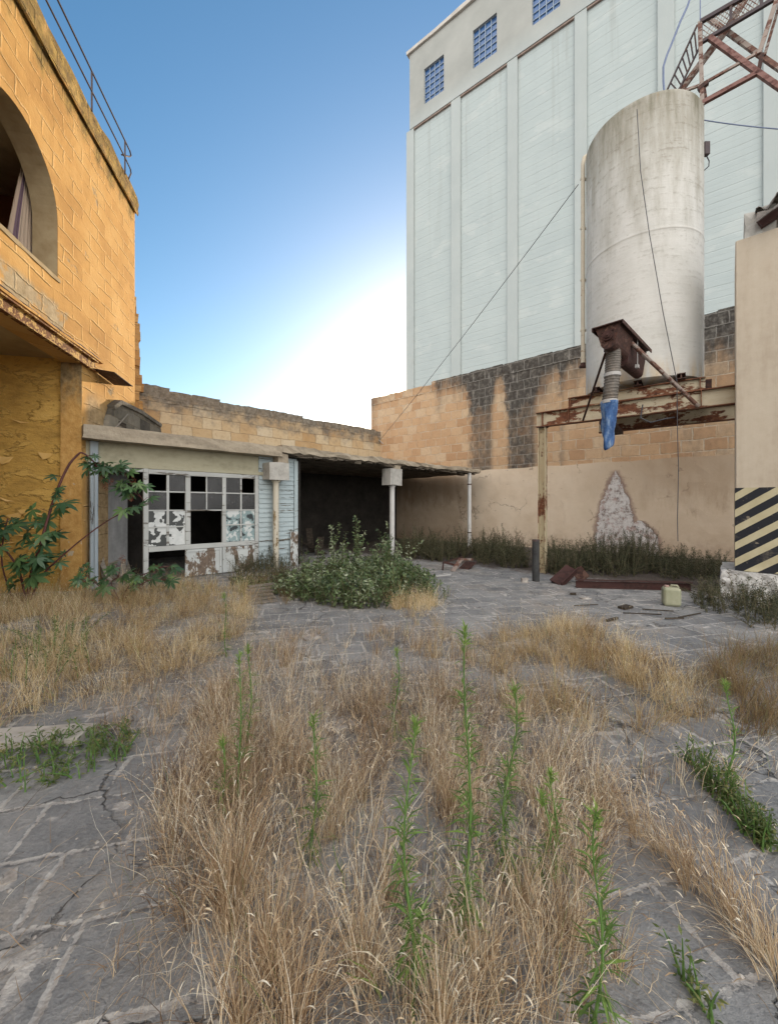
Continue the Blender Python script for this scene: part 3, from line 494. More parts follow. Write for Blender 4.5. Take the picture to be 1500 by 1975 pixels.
# ------------------------------------------------------------------ tall yellow building on the left
LB = empty('stone_building', FL, label='tall yellow limewashed stone building with an arched window and a garage opening', cat='building')
lx = lambda px, off=0: FL.hx(px, off)
XE = lx(260); XJ = lx(158); TOP = 9.44; HEAD = 4.32
arc = [(5.9 + 1.02 * math.cos(a), 6.45 + 1.02 * math.sin(a)) for a in np.linspace(0, math.pi, 25)]
arch = [(5.9 - 1.02, 5.5), (5.9 + 1.02, 5.5)] + arc
outer = [(-4, 0), (3.4, 0), (3.4, HEAD), (XJ, HEAD), (XJ, 0), (XE, 0), (XE, 9.02), (-4, 9.02)]
w = holed([outer, arch], 0, .34); w.build('wall', M['yellow'], LB)
cp = MB(); cp.rough(-4, XE + .06, -.05, .36, 9.02, TOP, .3, .02, 2, 2, lambda x: TOP + .03 * math.sin(x * 2.3) + random.uniform(-.02, .02)); cp.build('parapet', M['yellow'], LB)
cs = MB(); cs.rough(-4, XE + .05, -.07, -.047, 8.95, 9.03, .3, .012, 1, 1); cs.build('string_course', M['yellow'], LB)
# end return of the building and the rest of its shell
sh = MB(); sh.box(XE - .34, XE, .342, 6.0, 0, 9.3); sh.box(-4, XE, 6.0, 6.3, 0, 9.3); sh.box(-4.3, -4, 0, 6.3, 0, 9.3); sh.box(-4, XE - .342, .342, 5.99, 8.6, 8.8); sh.build('shell', M['yellow'], LB)
n = len(arch)
ins = [(5.9 + (x - 5.9) * .996, 5.5 + (z - 5.5) * .997 + .004) for x, z in arch]
rv = MB(); rv.add([(x, .004, z) for x, z in ins] + [(x, .37, z) for x, z in ins], [(i, n + i, n + (i + 1) % n, (i + 1) % n) for i in range(n)]); rv.build('arch_reveal', M['reveal'], LB)
si = MB(); si.rough(4.86, 6.95, -.02, .35, 5.44, 5.507, .2, .008, 1, 1); si.build('window_sill', M['reveal'], LB)
rm = MB(); rm.box(3.0, 3.1, .345, 4.5, 5.2, 8.3); rm.box(7.9, 8.0, .345, 4.5, 5.2, 8.3); rm.box(3.1, 7.9, 4.4, 4.5, 5.2, 8.3); rm.box(3.0, 8.0, .345, 4.5, 5.0, 5.2); rm.build('upper_room', M['room'], LB)
rc = MB(); rc.box(3.0, 8.0, .346, 4.6, 7.45, 7.6); rc.build('room_ceiling', M['reveal'], LB)
gw = MB(); gw.box(XJ + .06, XJ + .3, .345, 5.2, 0, 4.6); gw.box(3.1, 3.38, .345, 5.2, 0, 4.6); gw.box(3.3, XJ + .3, 5.2, 5.4, 0, 4.6); gw.build('garage_wall', M['peel'], LB)
gc = MB(); gc.box(3.1, XJ + .06, .345, 5.2, 4.40, 4.58); gc.build('garage_ceiling', M['ceil'], LB)
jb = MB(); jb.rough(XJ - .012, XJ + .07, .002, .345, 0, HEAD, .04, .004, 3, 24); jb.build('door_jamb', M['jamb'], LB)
# rusted channel over the garage opening
ch = MB(); x1 = lx(181); ch.box(2.9, x1, -.085, -.004, 4.50, 4.525); ch.box(2.9, x1, -.085, -.004, 4.295, 4.315); ch.box(2.9, x1, -.024, -.006, 4.315, 4.50); ch.build('lintel_channel', M['lintel'], LB)
st = MB(); st.rough(2.9, x1 + .25, -.07, -.003, 4.56, 4.60, .2, .008, 1, 1); st.build('ledge', M['yellow'], LB); st = MB(); st.tube([(x, -.06 + random.uniform(-.01, .01), 4.615 + random.uniform(-.008, .012)) for x in np.linspace(2.9, x1 + .15, 30)], .010, 6); st.build('conduit', M['dark_metal'], LB)
pl = MB(); a0 = x1 - .12
pl.add([(a0, -.02, 4.34), (a0 + .95, -.02, 4.30), (a0 + .62, -.52, 4.20), (a0 - .1, -.46, 4.26), (a0, -.02, 4.352), (a0 + .95, -.02, 4.312), (a0 + .62, -.52, 4.212), (a0 - .1, -.46, 4.272)], [(0, 1, 2, 3), (7, 6, 5, 4), (0, 4, 5, 1), (1, 5, 6, 2), (2, 6, 7, 3), (3, 7, 4, 0)]); pl.build('canopy_sheet', M['rust_dark'], LB)
# curled paint flakes on the garage wall
xw = XJ + .055
for k in range(26):
    fr = FL; y0 = random.uniform(.4, 2.2); z0 = random.uniform(.9, 3.4); s = random.uniform(.07, .2); fm = MB(); a = random.uniform(-.4, .4)
    if z0 > 3.2: s *= .6
    pts = [(0, 0), (s * 1.5, s * .12), (s * .9, -s * .75), (s * .35, -s * .55)] if k % 2 else [(0, 0), (s, -s * .1), (s * 2.1, -s * .02), (s * .9, -s * .35)]
    vs = []
    for i, (u, v) in enumerate(pts):
        uu = u * math.cos(a) - v * math.sin(a); vv = u * math.sin(a) + v * math.cos(a); vs.append((xw - .002 - (.05 if i == 2 else .01 * i) * random.uniform(.6, 1.3), y0 + uu, z0 + vv))
    vs += [(x + .004, y, z) for x, y, z in vs]
    fm.add(vs, [(0, 1, 2, 3), (7, 6, 5, 4), (0, 4, 5, 1), (1, 5, 6, 2), (2, 6, 7, 3), (3, 7, 4, 0)]); fm.build('paint_flake', M['flake'], LB)
# curtain hanging inside the arch
cu = MB(); N = 46; c0, c1 = 6.42, 7.08
vs = []; fs = []
for i in range(N + 1):
    u = i / N
    for j, z in enumerate(np.linspace(7.3, 5.3, 9)):
        tz = (7.3 - z) / 2.0; sp = 1 - .62 * max(0, 1 - tz * 1.15) ** 1.2
        vs.append((c1 - (c1 - c0) * .95 * sp * (1 - u), .46 + .05 * math.sin(u * 38) * (.5 + tz * .5), z))
for i in range(N):
    for j in range(8): fs.append((i * 9 + j, i * 9 + j + 1, (i + 1) * 9 + j + 1, (i + 1) * 9 + j))
cu.add(vs, fs); o = cu.build('curtain', M['curtain'], None, FL, True); at = o.data.attributes.new('rnd', 'FLOAT', 'POINT'); at.data.foreach_set('value', [i / N for i in range(N + 1) for j in range(9)])
so_ = o.modifiers.new('thick', 'SOLIDIFY'); so_.thickness = .006
tag(o, 'faded striped curtain hanging inside the arched window', 'curtain')

# railing on the roof edge
RL = empty('roof_railing', FL, label='thin dark double rail railing along the top of the yellow building', cat='railing')
p2 = lx(241, -.075); e = lx(252, -.075); ry = -.075
zt, zm = 10.12, 9.73
r1 = MB(); r1.tube([(-4, ry, zt), (2, ry, zt), (p2, ry, zt), (e - .05, ry, zt), (e + .02, ry, zt - .05), (e - .02, ry + .02, zt - .12), (p2 - .1, ry + .03, zt - .42)], .017, 8); r1.build('top_rail', M['dark_metal'], RL)
r2 = MB(); r2.tube([(-4, ry, zm), (2, ry, zm), (p2, ry, zm), (e - .02, ry, zm - .02), (e + .02, ry, zm - .09), (e - .06, ry + .02, TOP)], .016, 8); r2.build('mid_rail', M['dark_metal'], RL)
for x in (lx(177, -.075), p2, 2.2, 4.9):
    q = MB(); q.tube([(x, ry, TOP - .1), (x, ry, zt)], .017, 8); q.build('rail_post', M['dark_metal'], RL)

# stone stub behind the building's far corner, and the low wall on the shed roof
sb = MB(); bx0 = FB.hx(255); bx1 = FB.hx(268.5)
z = 0
while z < 8.3:
    hh = .285; wob = random.uniform(-.07, .06) - max(0, z - 7.2) * .12; sb.rough(bx0 - .6, bx1 + wob + (.05 if z < 6 else 0), -.1 + random.uniform(-.03, .03), .5, z, z + hh, .2, .012, 1, 1); z += hh
tag(sb.build('broken_wall_end', M['stone_stub'], None, FB), 'narrow ragged wall end rising behind the far corner of the yellow building', 'wall')
pts = [(lx(196), 3.0), (lx(200), 3.45), (lx(207), 3.72), (lx(222), 3.93), (lx(262), 3.98), (lx(302), 3.93), (lx(305), 3.7), (lx(305), 3.0)]
lw = MB(); lw.prism(pts, -.10, -.004); LW = empty('roof_side_wall', FL, label='low grey weathered wall with a sloping coping on the shed roof beside the yellow building', cat='wall')
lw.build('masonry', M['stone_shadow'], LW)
lc = MB()
for (x0, z0), (x1_, z1) in zip(pts[2:5], pts[3:6]): lc.bar((x0, -.06, z0 + .02), (x1_, -.06, z1 + .02), .17, .10)
vt = MB(); vt.box(lx(219), lx(234), -.104, -.101, 3.42, 3.52); vt.build('slot_shade', M['dark_wood'], LW)  # thin dark box standing in for a shaded hole
lc.build('coping', M['stone_shadow'], LW, bevel=.012)
stk = MB(); stk.tube([FL.w(lx(196), -.2, 3.18), FL.w(lx(232), -.16, 3.75)], .02, 6, .012); tag(stk.build('stick', M['old_wood']), 'thin stick leaning on the low grey wall above the shed slab', 'stick')

# ------------------------------------------------------------------ back wall
bw_ = empty('back_wall', FB, label='long tan block wall with a grey ragged top behind the shed', cat='wall')
XB1 = FB.hx(734); m = MB(); x = bx0 - 2
heights = lambda x: 5.72 - .017 * x
m.box(bx0 - 2, XB1, 0, .4, 0, 5.2); 
while x < XB1 - .05:
    ln = random.uniform(.45, .8); x2 = min(x + ln * 1.5, XB1); zt_ = heights(x) + random.choice([0, .01, -.03, .02, -.015]) - (.06 if random.random() < .18 else 0)
    m.rough(x, x2, -.012, .41, 5.2, zt_, .13, .016, 2, 3); x = x2
m.build('masonry', M['stone_back'], bw_)
# ------------------------------------------------------------------ right stone wall
rw = empty('boundary_wall', FR, label='high orange block wall with black streaks and cream plaster along its foot', cat='wall')
m = MB(); XR1 = 17.3; m.box(0, XR1, 0, .55, 0, 7.0); m.build('masonry', M['stone_right'], rw)
m = MB(); x = 0.0
while x < XR1:
    ln = random.uniform(.4, .72); x2 = min(x + ln, XR1); m.rough(x, x2, -.015 + random.uniform(-.01, .01), .56, 7.0, (7.46 if x > RX(832) else 7.36) + random.uniform(-.02, .025), .14, .014, 1, 2); x = x2
m.build('top_course', M['stone_right'], rw)
m = MB(); m.rough(FR.hx(770) - 1.5, XR1, -.045, -.003, 0, 3.14, .25, .004, 1, 12, lambda x: 3.14 + .015 * math.sin(x * 3) + random.uniform(-.012, .012)); m.build('plaster_band', M['plaster'], rw)

# ------------------------------------------------------------------ shed
SH = empty('shed', FF, label='derelict single storey shed with a concrete slab roof, broken glazed front and open bay', cat='shed')
fx = lambda px, off=0: FF.hx(px, off)
FZ = lambda px, py, off=0: FF.hit(px, py, off)[1]
SO = -.36                                  # the slab oversails the front
X0 = fx(160, SO); XEND = fx(927, SO); XC = fx(545, SO)
m = MB(); m.rough(X0, XC, SO, 5.72, 2.88, 3.14, .22, .010, 8, 3); m.build('roof_slab', M['concrete'], SH)
m = MB(); m.rough(XC + .002, XEND, SO, 5.72, 3.00, 3.16, .16, .022, 10, 2, lambda x: 3.16 + .02 * math.sin(x * 1.7) - (.03 if x > XC + 3.5 else 0)); m.build('roof_slab', M['concrete'], SH)
# spalled soffit hanging in flakes under the open bay
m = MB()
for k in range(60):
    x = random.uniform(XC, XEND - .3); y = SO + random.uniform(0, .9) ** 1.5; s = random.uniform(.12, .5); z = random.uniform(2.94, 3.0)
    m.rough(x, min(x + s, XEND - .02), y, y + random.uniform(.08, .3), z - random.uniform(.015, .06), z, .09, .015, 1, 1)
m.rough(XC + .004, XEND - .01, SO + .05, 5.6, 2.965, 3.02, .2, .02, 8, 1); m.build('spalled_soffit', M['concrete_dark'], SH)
m = MB(); m.box(X0, fx(545), .02, .16, 2.48, 2.879); m.rough(X0 + .1, fx(520), -.03, .018, 2.40, 2.48, .2, .006, 1, 1); m.build('plaster_band', M['band'], SH)
m = MB(); bt0 = fx(174); m.cham(fx(173), fx(189), -.05, .1, 0, 2.88, .01); m.cham(fx(181), fx(187.5), -.085, -.052, 0, 2.42, .006); m.build('corner_post', M['post_wood'], SH)
# glazed frame
wf = None
cols = [(276, 286), (321, 326), (357, 367), (397, 399.5), (428, 435.5), (463, 466), (491, 498)]
zt_ = FZ(390, 919); z1_, z2_, z3_, z4_, z5_ = FZ(390, 950), FZ(390, 984), FZ(390, 1014), FZ(390, 1048), FZ(390, 1056)
f = MB()
L_ = fx(276); Rr = fx(498)
f.cham(L_, fx(286), -.03, .05, 0, zt_ + .12, .006); f.cham(fx(491), Rr, -.03, .05, 0, zt_ + .1, .006)
f.cham(fx(190), L_ - .002, -.025, .045, zt_ + .03, zt_ + .09, .006); f.cham(fx(286) + .002, fx(491) - .002, -.025, .045, zt_, zt_ + .1, .006)
for a, b in (cols[2], cols[4]): f.cham(fx(a), fx(b), -.028, .045, z4_ - .005, zt_ - .002, .006)
f.cham(fx(286) + .002, fx(491) - .002, -.032, .05, z5_ - .02, z4_ - .008, .006)
seg = [(286, 321), (326, 357), (367, 397), (399.5, 428), (435.5, 463), (466, 491)]
for a, b in (cols[1], cols[5]): f.box(fx(a), fx(b), -.012, .03, z4_, zt_ - .001)
f.box(fx(397), fx(399.5), -.012, .03, z2_ + .015, zt_ - .001)
for i, zz in enumerate((z1_, z2_, z3_)):
    for a, b in ((286, 321), (326, 357), (367, 397), (399.5, 428), (435.5, 463), (466, 491)):
        if i == 2 and 360 < a < 430: continue
        f.box(fx(a) + .001, fx(b) - .001, -.013, .028, zz - .014, zz + .014)
WF = f.build('window_frame', M['frame_wood'], SH)
rows = [(z1_ + .014, zt_), (z2_ + .014, z1_ - .014), (z3_ + .014, z2_ - .014), (z4_, z3_ - .014)]
lay = ['.g.gg.', 'g.gggg', 'wW..tt', 'wW..tt']
for r_, row in enumerate(lay):
    for c_, k in enumerate(row):
        if k == '.': continue
        a, b = seg[c_]; q = MB(); q.box(fx(a), fx(b), .006, .010, rows[r_][0], rows[r_][1]); q.build('pane', {'g': M['glass'], 'w': M['glass_painted'], 'W': M['glass_painted'], 't': M['glass_teal']}[k], WF)
# panels below the glazing
for a, b in ((357, 428), (429, 491)):
    q = MB(); zt2 = z5_ - .025; xa, xb = fx(a), fx(b) - .004
    q.box(xa + .05, xb - .05, .0, .02, .04, zt2 - .05)
    for s0, s1, t0, t1 in ((xa, xa + .055, .02, zt2), (xb - .055, xb, .02, zt2), (xa + .056, xb - .056, zt2 - .06, zt2 - .002), (xa + .056, xb - .056, .02, .09)): q.cham(s0, s1, -.02, .03, t0, t1, .005)
    q.build('door_panel', M['panel_wood'], SH)
# weatherboards
q = MB(); xa, xb = fx(499), fx(572); z = .1
while z < 2.86:
    hh = .118; q.add([(xa, .0, z), (xb, .0, z), (xb, -.018 + random.uniform(-.004, .004), z), (xa, -.018 + random.uniform(-.004, .004), z), (xa, .0, z + hh), (xb, .0, z + hh), (xb, .004, z + hh), (xa, .004, z + hh)], [(0, 1, 2, 3), (3, 2, 6, 7), (0, 3, 7, 4), (1, 5, 6, 2)]); z += hh + .004
q.box(xa, xb, .006, .05, 0, 2.878); q.build('weatherboarding', M['blue_board'], SH)
q = MB(); q.cham(fx(566), fx(572.5), -.06, -.024, 0, 2.84, .005); q.build('corner_trim', M['blue_board'], SH)
q = MB(); q.cham(fx(557), fx(571), -.10, -.062, 0, FZ(564, 1025), .005); q.build('loose_board', M['panel_wood'], SH)
# columns
for px, y0c, y1c, mat in ((532, 893, 926, 'peel_pipe'), (756, 905, 936, 'white_pipe')):
    x = fx(px, -.2); zc0 = FZ(px, y1c, -.2); zc1 = FZ(px, y0c, -.2)
    q = MB(); q.tube([(x, -.2, -.05), (x, -.2, .9), (x, -.2, 1.6), (x, -.2, zc0 + .02)], .075 if px < 600 else .085, 16); q.tube([(x, -.2, zc0 - .05), (x, -.2, zc0 + .005)], .11, 16); CLM = q.build('column', M[mat], SH, smooth=False)
    q = MB(); hw = .27; q.rough(x - hw, x + hw, -.2 - .2, -.2 + .2, zc0, zc1, .14, .012, 2, 2); q.build('capital', M['capital'], CLM)
    q = MB(); q.rough(x + .02, x + .3, -.3, 0, zc1 + .002, 2.98, .1, .012, 1, 1); q.build('packing_block', M['concrete'], CLM)
# inside
q = MB(); q.box(fx(574), fx(574) + .12, .06, 5.7, 0, 2.95); q.box(X0 - .1, X0 + .05, .17, 5.7, 0, 2.9); q.box(X0 + .051, fx(574) - .001, 4.2, 4.3, 0, 2.9); q.box(fx(574) + .121, XEND - .3, 4.3, 4.4, 0, 2.96); q.build('shade_lining', M['inner_shade'], SH)  # near-black walls put in to darken the shed's inside
q = MB(); q.box(fx(198, .8), fx(246, .8), .8, .83, 0, 2.3); q.build('partition_board', M['grey_board'], SH); q = MB(); q.box(fx(180, 1.3), fx(282, 1.3), 1.3, 1.34, 0, 2.85); q.build('shade_lining', M['inner_shade'], SH)  # grey board, then a near-black sheet added to darken the gap behind
for k in range(9):
    q = MB(); x = random.uniform(fx(195), fx(270)); a = Vector((x, random.uniform(.2, .9), .05)); b = a + Vector((random.uniform(-.9, .5), random.uniform(.3, 1.6), random.uniform(.2, 1.1)))
    if b.x < X0 + .2: b.x = X0 + .2
    q.bar(a, b, random.uniform(.08, .16), .025); tag(q.build('fallen_plank', M['old_wood'], None, FF), 'loose weathered plank lying in the shed doorway on the left', 'plank', 'planks fallen in the shed doorway')
for k in range(12):
    q = MB(); x = random.uniform(fx(580), fx(680)); a = Vector((x, random.uniform(.5, 2.5), .03)); b = a + Vector((random.uniform(-1.2, .8), random.uniform(.3, 1.6), random.uniform(.1, 1.2))); b.x = max(b.x, fx(578))
    q.bar(a, b, random.uniform(.1, .3), .03); tag(q.build('dark_plank', M['dark_wood'], None, FF), 'dark plank heaped inside the open bay of the shed', 'plank', 'planks heaped in the open shed bay')
# downpipe at the corner
xp = fx(905, -.25); q = MB(); q.tube([(xp, -.25, 0), (xp, -.25, 2.0), (xp, -.25, 2.96)], .075, 14); DP = tag(q.build('drain_pipe', M['white_pipe'], None, FF), 'pale grey vertical drain pipe at the right end of the shed', 'pipe')
for z in (.55, 2.5):
    q = MB(); q.tube([(xp, -.25, z - .02), (xp, -.25, z + .02)], .085, 14); q.build('clamp', M['rust_dark'], DP)

# ------------------------------------------------------------------ silo
SI = empty('grain_silo', FS, label='huge pale grain silo block with tall recessed panels and a row of blue windows', cat='silo')
sx = FS.hx; SL = 27.0; X797 = sx(797)
pil = [(sx(783), sx(797)), (sx(869), sx(887)), (sx(977), sx(997)), (sx(1107), sx(1131)), (sx(1267), sx(1300)), (sx(1471), sx(1515)), (sx(1700), sx(1760))]
panz = 32.0
wins = [(818, 856), (912, 958), (1026, 1080), (1166, 1236)]
hol = [[(sx(a), 33.2), (sx(b), 33.2), (sx(b), 35.95), (sx(a), 35.95)] for a, b in wins]
xt0 = sx(790)
m = holed([[(xt0, panz), (SL, panz), (SL, 38.0), (xt0, 38.0)]] + hol, -.02, .5); m.build('upper_wall', M['silo_smooth'], SI)
m = MB(); m.box(0, SL, .17, 11, 0, panz - .01); m.box(xt0 + .4, SL, 3.0, 11, panz, 38); m.build('panel_wall', M['silo'], SI)
m = MB(); m.box(xt0, xt0 + .4, .502, 11, panz, 38); m.box(xt0, SL, .502, 11, 37.4, 38.0); m.build('end_wall', M['silo_smooth'], SI)
for a, b in pil:
    m = MB(); m.cham(a, b, 0, .169, 0, panz - .011 - (0 if a > .1 else .0), .03); m.build('pilaster', M['silo_smooth'], SI)
for (a0_, a1_), (b0_, b1_) in zip(pil, pil[1:]):
    m = MB(); m.box(a1_ + .001, b0_ - .001, .03, .168, panz - .11, panz - .012); m.build('panel_lip', M['silo_lip'], SI)
m = MB(); m.rough(xt0 - .22, SL, -.20, 11, 38.003, 38.28, 1.2, .03, 1, 1); m.build('roof_edge', M['silo_edge'], SI)
for (a, b) in wins:
    xa, xb = sx(a), sx(b); fr = MB()
    for i in range(5):
        xx = xa + (xb - xa) * i / 4; fr.box(max(xx - .024, xa + .001), min(xx + .024, xb - .001), .10, .16, 33.205, 35.945)
    for i in range(7):
        zz = 33.2 + 2.75 * i / 6; fr.box(xa + .025, xb - .025, .102, .158, max(zz - .022, 33.206), min(zz + .022, 35.944))
    fo = fr.build('window', M['winbar'], SI); q = MB(); q.box(xa + .002, xb - .002, .17, .19, 33.202, 35.948); q.build('pane', M['blue_glass'], fo)
m = MB(); m.tube([(xt0 - .12, .6, 20), (xt0 - .12, .6, 33.2), (xt0 - .12, .6, 34)], .06, 6); m.build('downpipe', M['silo_edge'], SI)
# ------------------------------------------------------------------ tank on its steel frame
d = 10.7; ang = R(32.6); TC = Vector((d * math.sin(ang), d * math.cos(ang), 0)); TR = d * math.sin(R(6.05)); ZB, ZTOP = 4.22, 10.0
TK = empty('storage_tank', None, (TC.x, TC.y, ZB), 0, 'tall weathered off-white cylindrical tank standing on rusted beams', 'tank')
m = MB(); n = 96; H = ZTOP - ZB
prof = [(TR - .02, 0), (TR, .015), (TR, .05), (TR, 2.90), (TR, 2.93), (TR + .006, 2.96), (TR + .006, 3.0), (TR, 3.03), (TR, 3.06), (TR, H - .09), (TR, H - .05), (TR - .02, H - .01), (TR - .06, H), (TR * .5, H + .12), (.01, H + .2)]
vs = [(r * math.cos(2 * math.pi * k / n), r * math.sin(2 * math.pi * k / n), z) for r, z in prof for k in range(n)]
fs = [(i * n + k, i * n + (k + 1) % n, (i + 1) * n + (k + 1) % n, (i + 1) * n + k) for i in range(len(prof) - 1) for k in range(n)] + [tuple(range(n - 1, -1, -1))]
m.add(vs, fs); o = m.build('shell', M['tank'], TK, smooth=True); o.data.set_sharp_from_angle(angle=R(40))
# the little box on the tank's right side with its loop
bp = P(1362, 288, 8.55) - TK.location; q = MB(); q.cham(bp.x - .07, bp.x + .05, bp.y - .05, bp.y + .05, bp.z - .13, bp.z + .15, .01); BX = q.build('junction_box', M['dark_metal'], TK)
q = MB(); q.tube([bp + Vector((0, 0, -.13)), bp + Vector((.06, 0, -.25)), bp + Vector((.05, 0, -.36)), bp + Vector((-.06, 0, -.46))], .011, 6); q.build('lead', M['wire'], BX)

# beams and post
SF = empty('tank_support', FM, label='rusted steel post and beam frame carrying the tank', cat='frame')
mx = FM.hx
def ibeam(m, x0, x1, y, z0, z1, fw=.17, ft=.016, wt=.012):
    m[0].box(x0, x1, y - fw / 2, y + fw / 2, z0, z0 + ft); m[0].box(x0, x1, y - fw / 2, y + fw / 2, z1 - ft, z1); m[1].box(x0, x1, y - wt / 2, y + wt / 2, z0 + ft, z1 - ft)
zb0, zb1 = 3.52, 3.87
XBE = mx(1430) + 1.4
fl_, wb = MB(), MB(); ibeam((fl_, wb), -.14, XBE, 0, zb0, zb1); BM = wb.build('lower_beam', M['beam'], SF); fl_.build('flange', M['beam_dark'], BM)
for px in (1047, 1097, 1352):
    q = MB(); x = mx(px); q.box(x - .008, x + .008, -.082, -.007, zb0 + .017, zb1 - .017); q.build('stiffener', M['beam_dark'], BM)
fl_, wb = MB(), MB(); ux0, ux1 = mx(1096), mx(1360); ibeam((fl_, wb), ux0, ux1, 0, zb1 + .002, 4.11, .15); UB = wb.build('upper_beam', M['beam'], SF); fl_.build('flange', M['beam_dark'], UB)
for x in (ux0 + .05, ux1 - .08):
    q = MB(); q.box(x - .008, x + .008, -.072, -.007, zb1 + .02, 4.092); q.build('stiffener', M['beam_dark'], UB)
tcx = (TC - FM.o).dot(FM.x); tcy = (TC - FM.o).dot(FM.y)
for yy in (2 * tcy,):
    fl_, wb = MB(), MB(); ibeam((fl_, wb), tcx - 1.0, XBE, yy, zb0, zb1); b2 = wb.build('rear_beam', M['beam'], SF); fl_.build('flange', M['beam_dark'], b2)
for x in (tcx - .75, tcx + .02, tcx + .75):
    q = MB(); q.box(x - .07, x + .07, -.2, 2 * tcy + .25, 4.113, 4.128); q.box(x - .07, x + .07, -.2, 2 * tcy + .25, 4.205, 4.219); q.box(x - .01, x + .01, -.2, 2 * tcy + .25, 4.128, 4.205); q.build('cross_beam', M['rust_dark'], SF)
q = MB(); q.box(mx(1156), mx(1182), -.06, 1.7, zb0 - .09, zb0 - .004); q.build('under_beam', M['rust_dark'], SF)
q = MB(); q.box(ux1 - .06, ux1 + .1, .09, 2 * tcy + .1, zb1 + .01, 4.09); q.build('end_channel', M['rust_dark'], SF)
fl_, wb = MB(), MB()
for x in (-.075, .075): fl_.box(x - .009, x + .009, -.09, .09, 0, zb0 - .022)
wb.box(-.066, .066, -.008, .008, 0, zb0 - .022); pw = wb.build('post', M['post'], SF); fl_.build('flange', M['post'], pw)
q = MB(); q.box(-.11, .11, -.11, .11, zb0 - .021, zb0 - .002); q.build('cap_plate', M['rust_dark'], pw)
# loose cable under the beam
q = MB(); pts = [FM.w(mx(1240), -.10, 3.72), FM.w(mx(1236), -.11, 3.45), FM.w(mx(1255), -.11, 3.33), FM.w(mx(1285), -.08, 3.38), FM.w(mx(1300), .1, 3.42)]; q.tube(pts, .014, 6)
tag(q.build('loose_cable', M['wire']), 'slack black cable looped under the rusted beam', 'cable')

# screw conveyor trough with hose
A = P(1172, 628, 6.72); B = P(1230, 684, 7.98); B.z = A.z; ax = (B - A); Lc = ax.length
SCV = empty('screw_conveyor', Frame(A.x, A.y, ax.x, ax.y), label='dark rusted screw conveyor trough sticking out of the tank with a hanging hose', cat='conveyor')
SCV.matrix_world = Matrix.Translation((0, 0, A.z)) @ SCV.matrix_world
hw = .195
def usec(w, dep, n=10):
    return [(-w, 0)] + [(-w * .62 * math.cos(a), -(dep - w * .62) - w * .62 * math.sin(a)) for a in np.linspace(0, math.pi, n)] + [(w, 0)]
us = usec(hw, .39); k = len(us)
m = MB(); vs = [(x, y, z) for x in (0.0, Lc * .42) for y, z in us]; m.add(vs, [(i, i + 1, k + i + 1, k + i) for i in range(k - 1)] + [tuple(range(k)), tuple(range(2 * k - 1, k - 1, -1))]); m.build('trough', M['rust_dark'], SCV)
us2 = usec(.155, .50); m = MB(); vs = [(x, y, z) for x in (Lc * .42 + .003, Lc - .02) for y, z in us2]; m.add(vs, [(i, i + 1, k + i + 1, k + i) for i in range(k - 1)] + [tuple(range(k)), tuple(range(2 * k - 1, k - 1, -1))]); m.build('auger_housing', M['rust_red'], SCV)
m = MB(); m.box(-.05, Lc - .03, -hw - .05, hw + .05, .003, .02); m.box(-.05, Lc - .03, -hw - .05, -hw - .035, -.045, .002); m.box(-.05, Lc - .03, hw + .035, hw + .05, -.045, .002); m.build('cover_plate', M['rust_dark'], SCV)
m = MB(); m.tube([(-.004, 0, -.17), (-.035, 0, -.17)], .085, 16); m.tube([(-.036, 0, -.17), (-.06, 0, -.17)], .05, 12); m.tube([(-.061, 0, -.17), (-.085, 0, -.17)], .022, 8)
for q_ in range(4):
    a = q_ * math.pi / 2 + .78; m.tube([(-.003, .11 * math.cos(a), -.17 + .11 * math.sin(a)), (-.022, .11 * math.cos(a), -.17 + .11 * math.sin(a))], .014, 6)
m.build('bearing', M['rust_red'], SCV)
m = MB(); m.box(Lc * .52, Lc * .53, -.21, -.20, -.48, -.02); m.box(Lc * .50, Lc * .545, -.225, -.175, -.54, -.48); m.build('latch_rod', M['clamp'], SCV)
inv = SCV.matrix_world.inverted()
def cl(px, py, Y): return inv @ P(px, py, Y)
h0 = cl(1180, 672, 6.95); hz = [cl(1181, 670, 6.95), cl(1182, 690, 6.95), cl(1181, 715, 6.95), cl(1179, 742, 6.95), cl(1175, 775, 6.95)]
m = MB(); m.tube(hz, .118, 20); m.build('hose_core', M['hose'], SCV, smooth=True)
m = MB()
for i in range(22):
    t = i / 21 * 3.999; a = int(t); p = hz[a].lerp(hz[a + 1], t - a); m.tube([p + Vector((0, 0, .011)), p, p - Vector((0, 0, .011))], [.119, .127, .119], 20)
m.build('hose_rib', M['hose'], SCV, smooth=True)
for i, t in enumerate((.02, .62, 1.0)):
    p = hz[0].lerp(hz[-1], t) if t != .62 else hz[2].lerp(hz[3], .3); m = MB(); m.tube([p + Vector((0, 0, .03)), p - Vector((0, 0, .03))], .134, 20); m.build('hose_clamp', M['rust_dark' if i == 0 else 'clamp'], SCV, smooth=False)
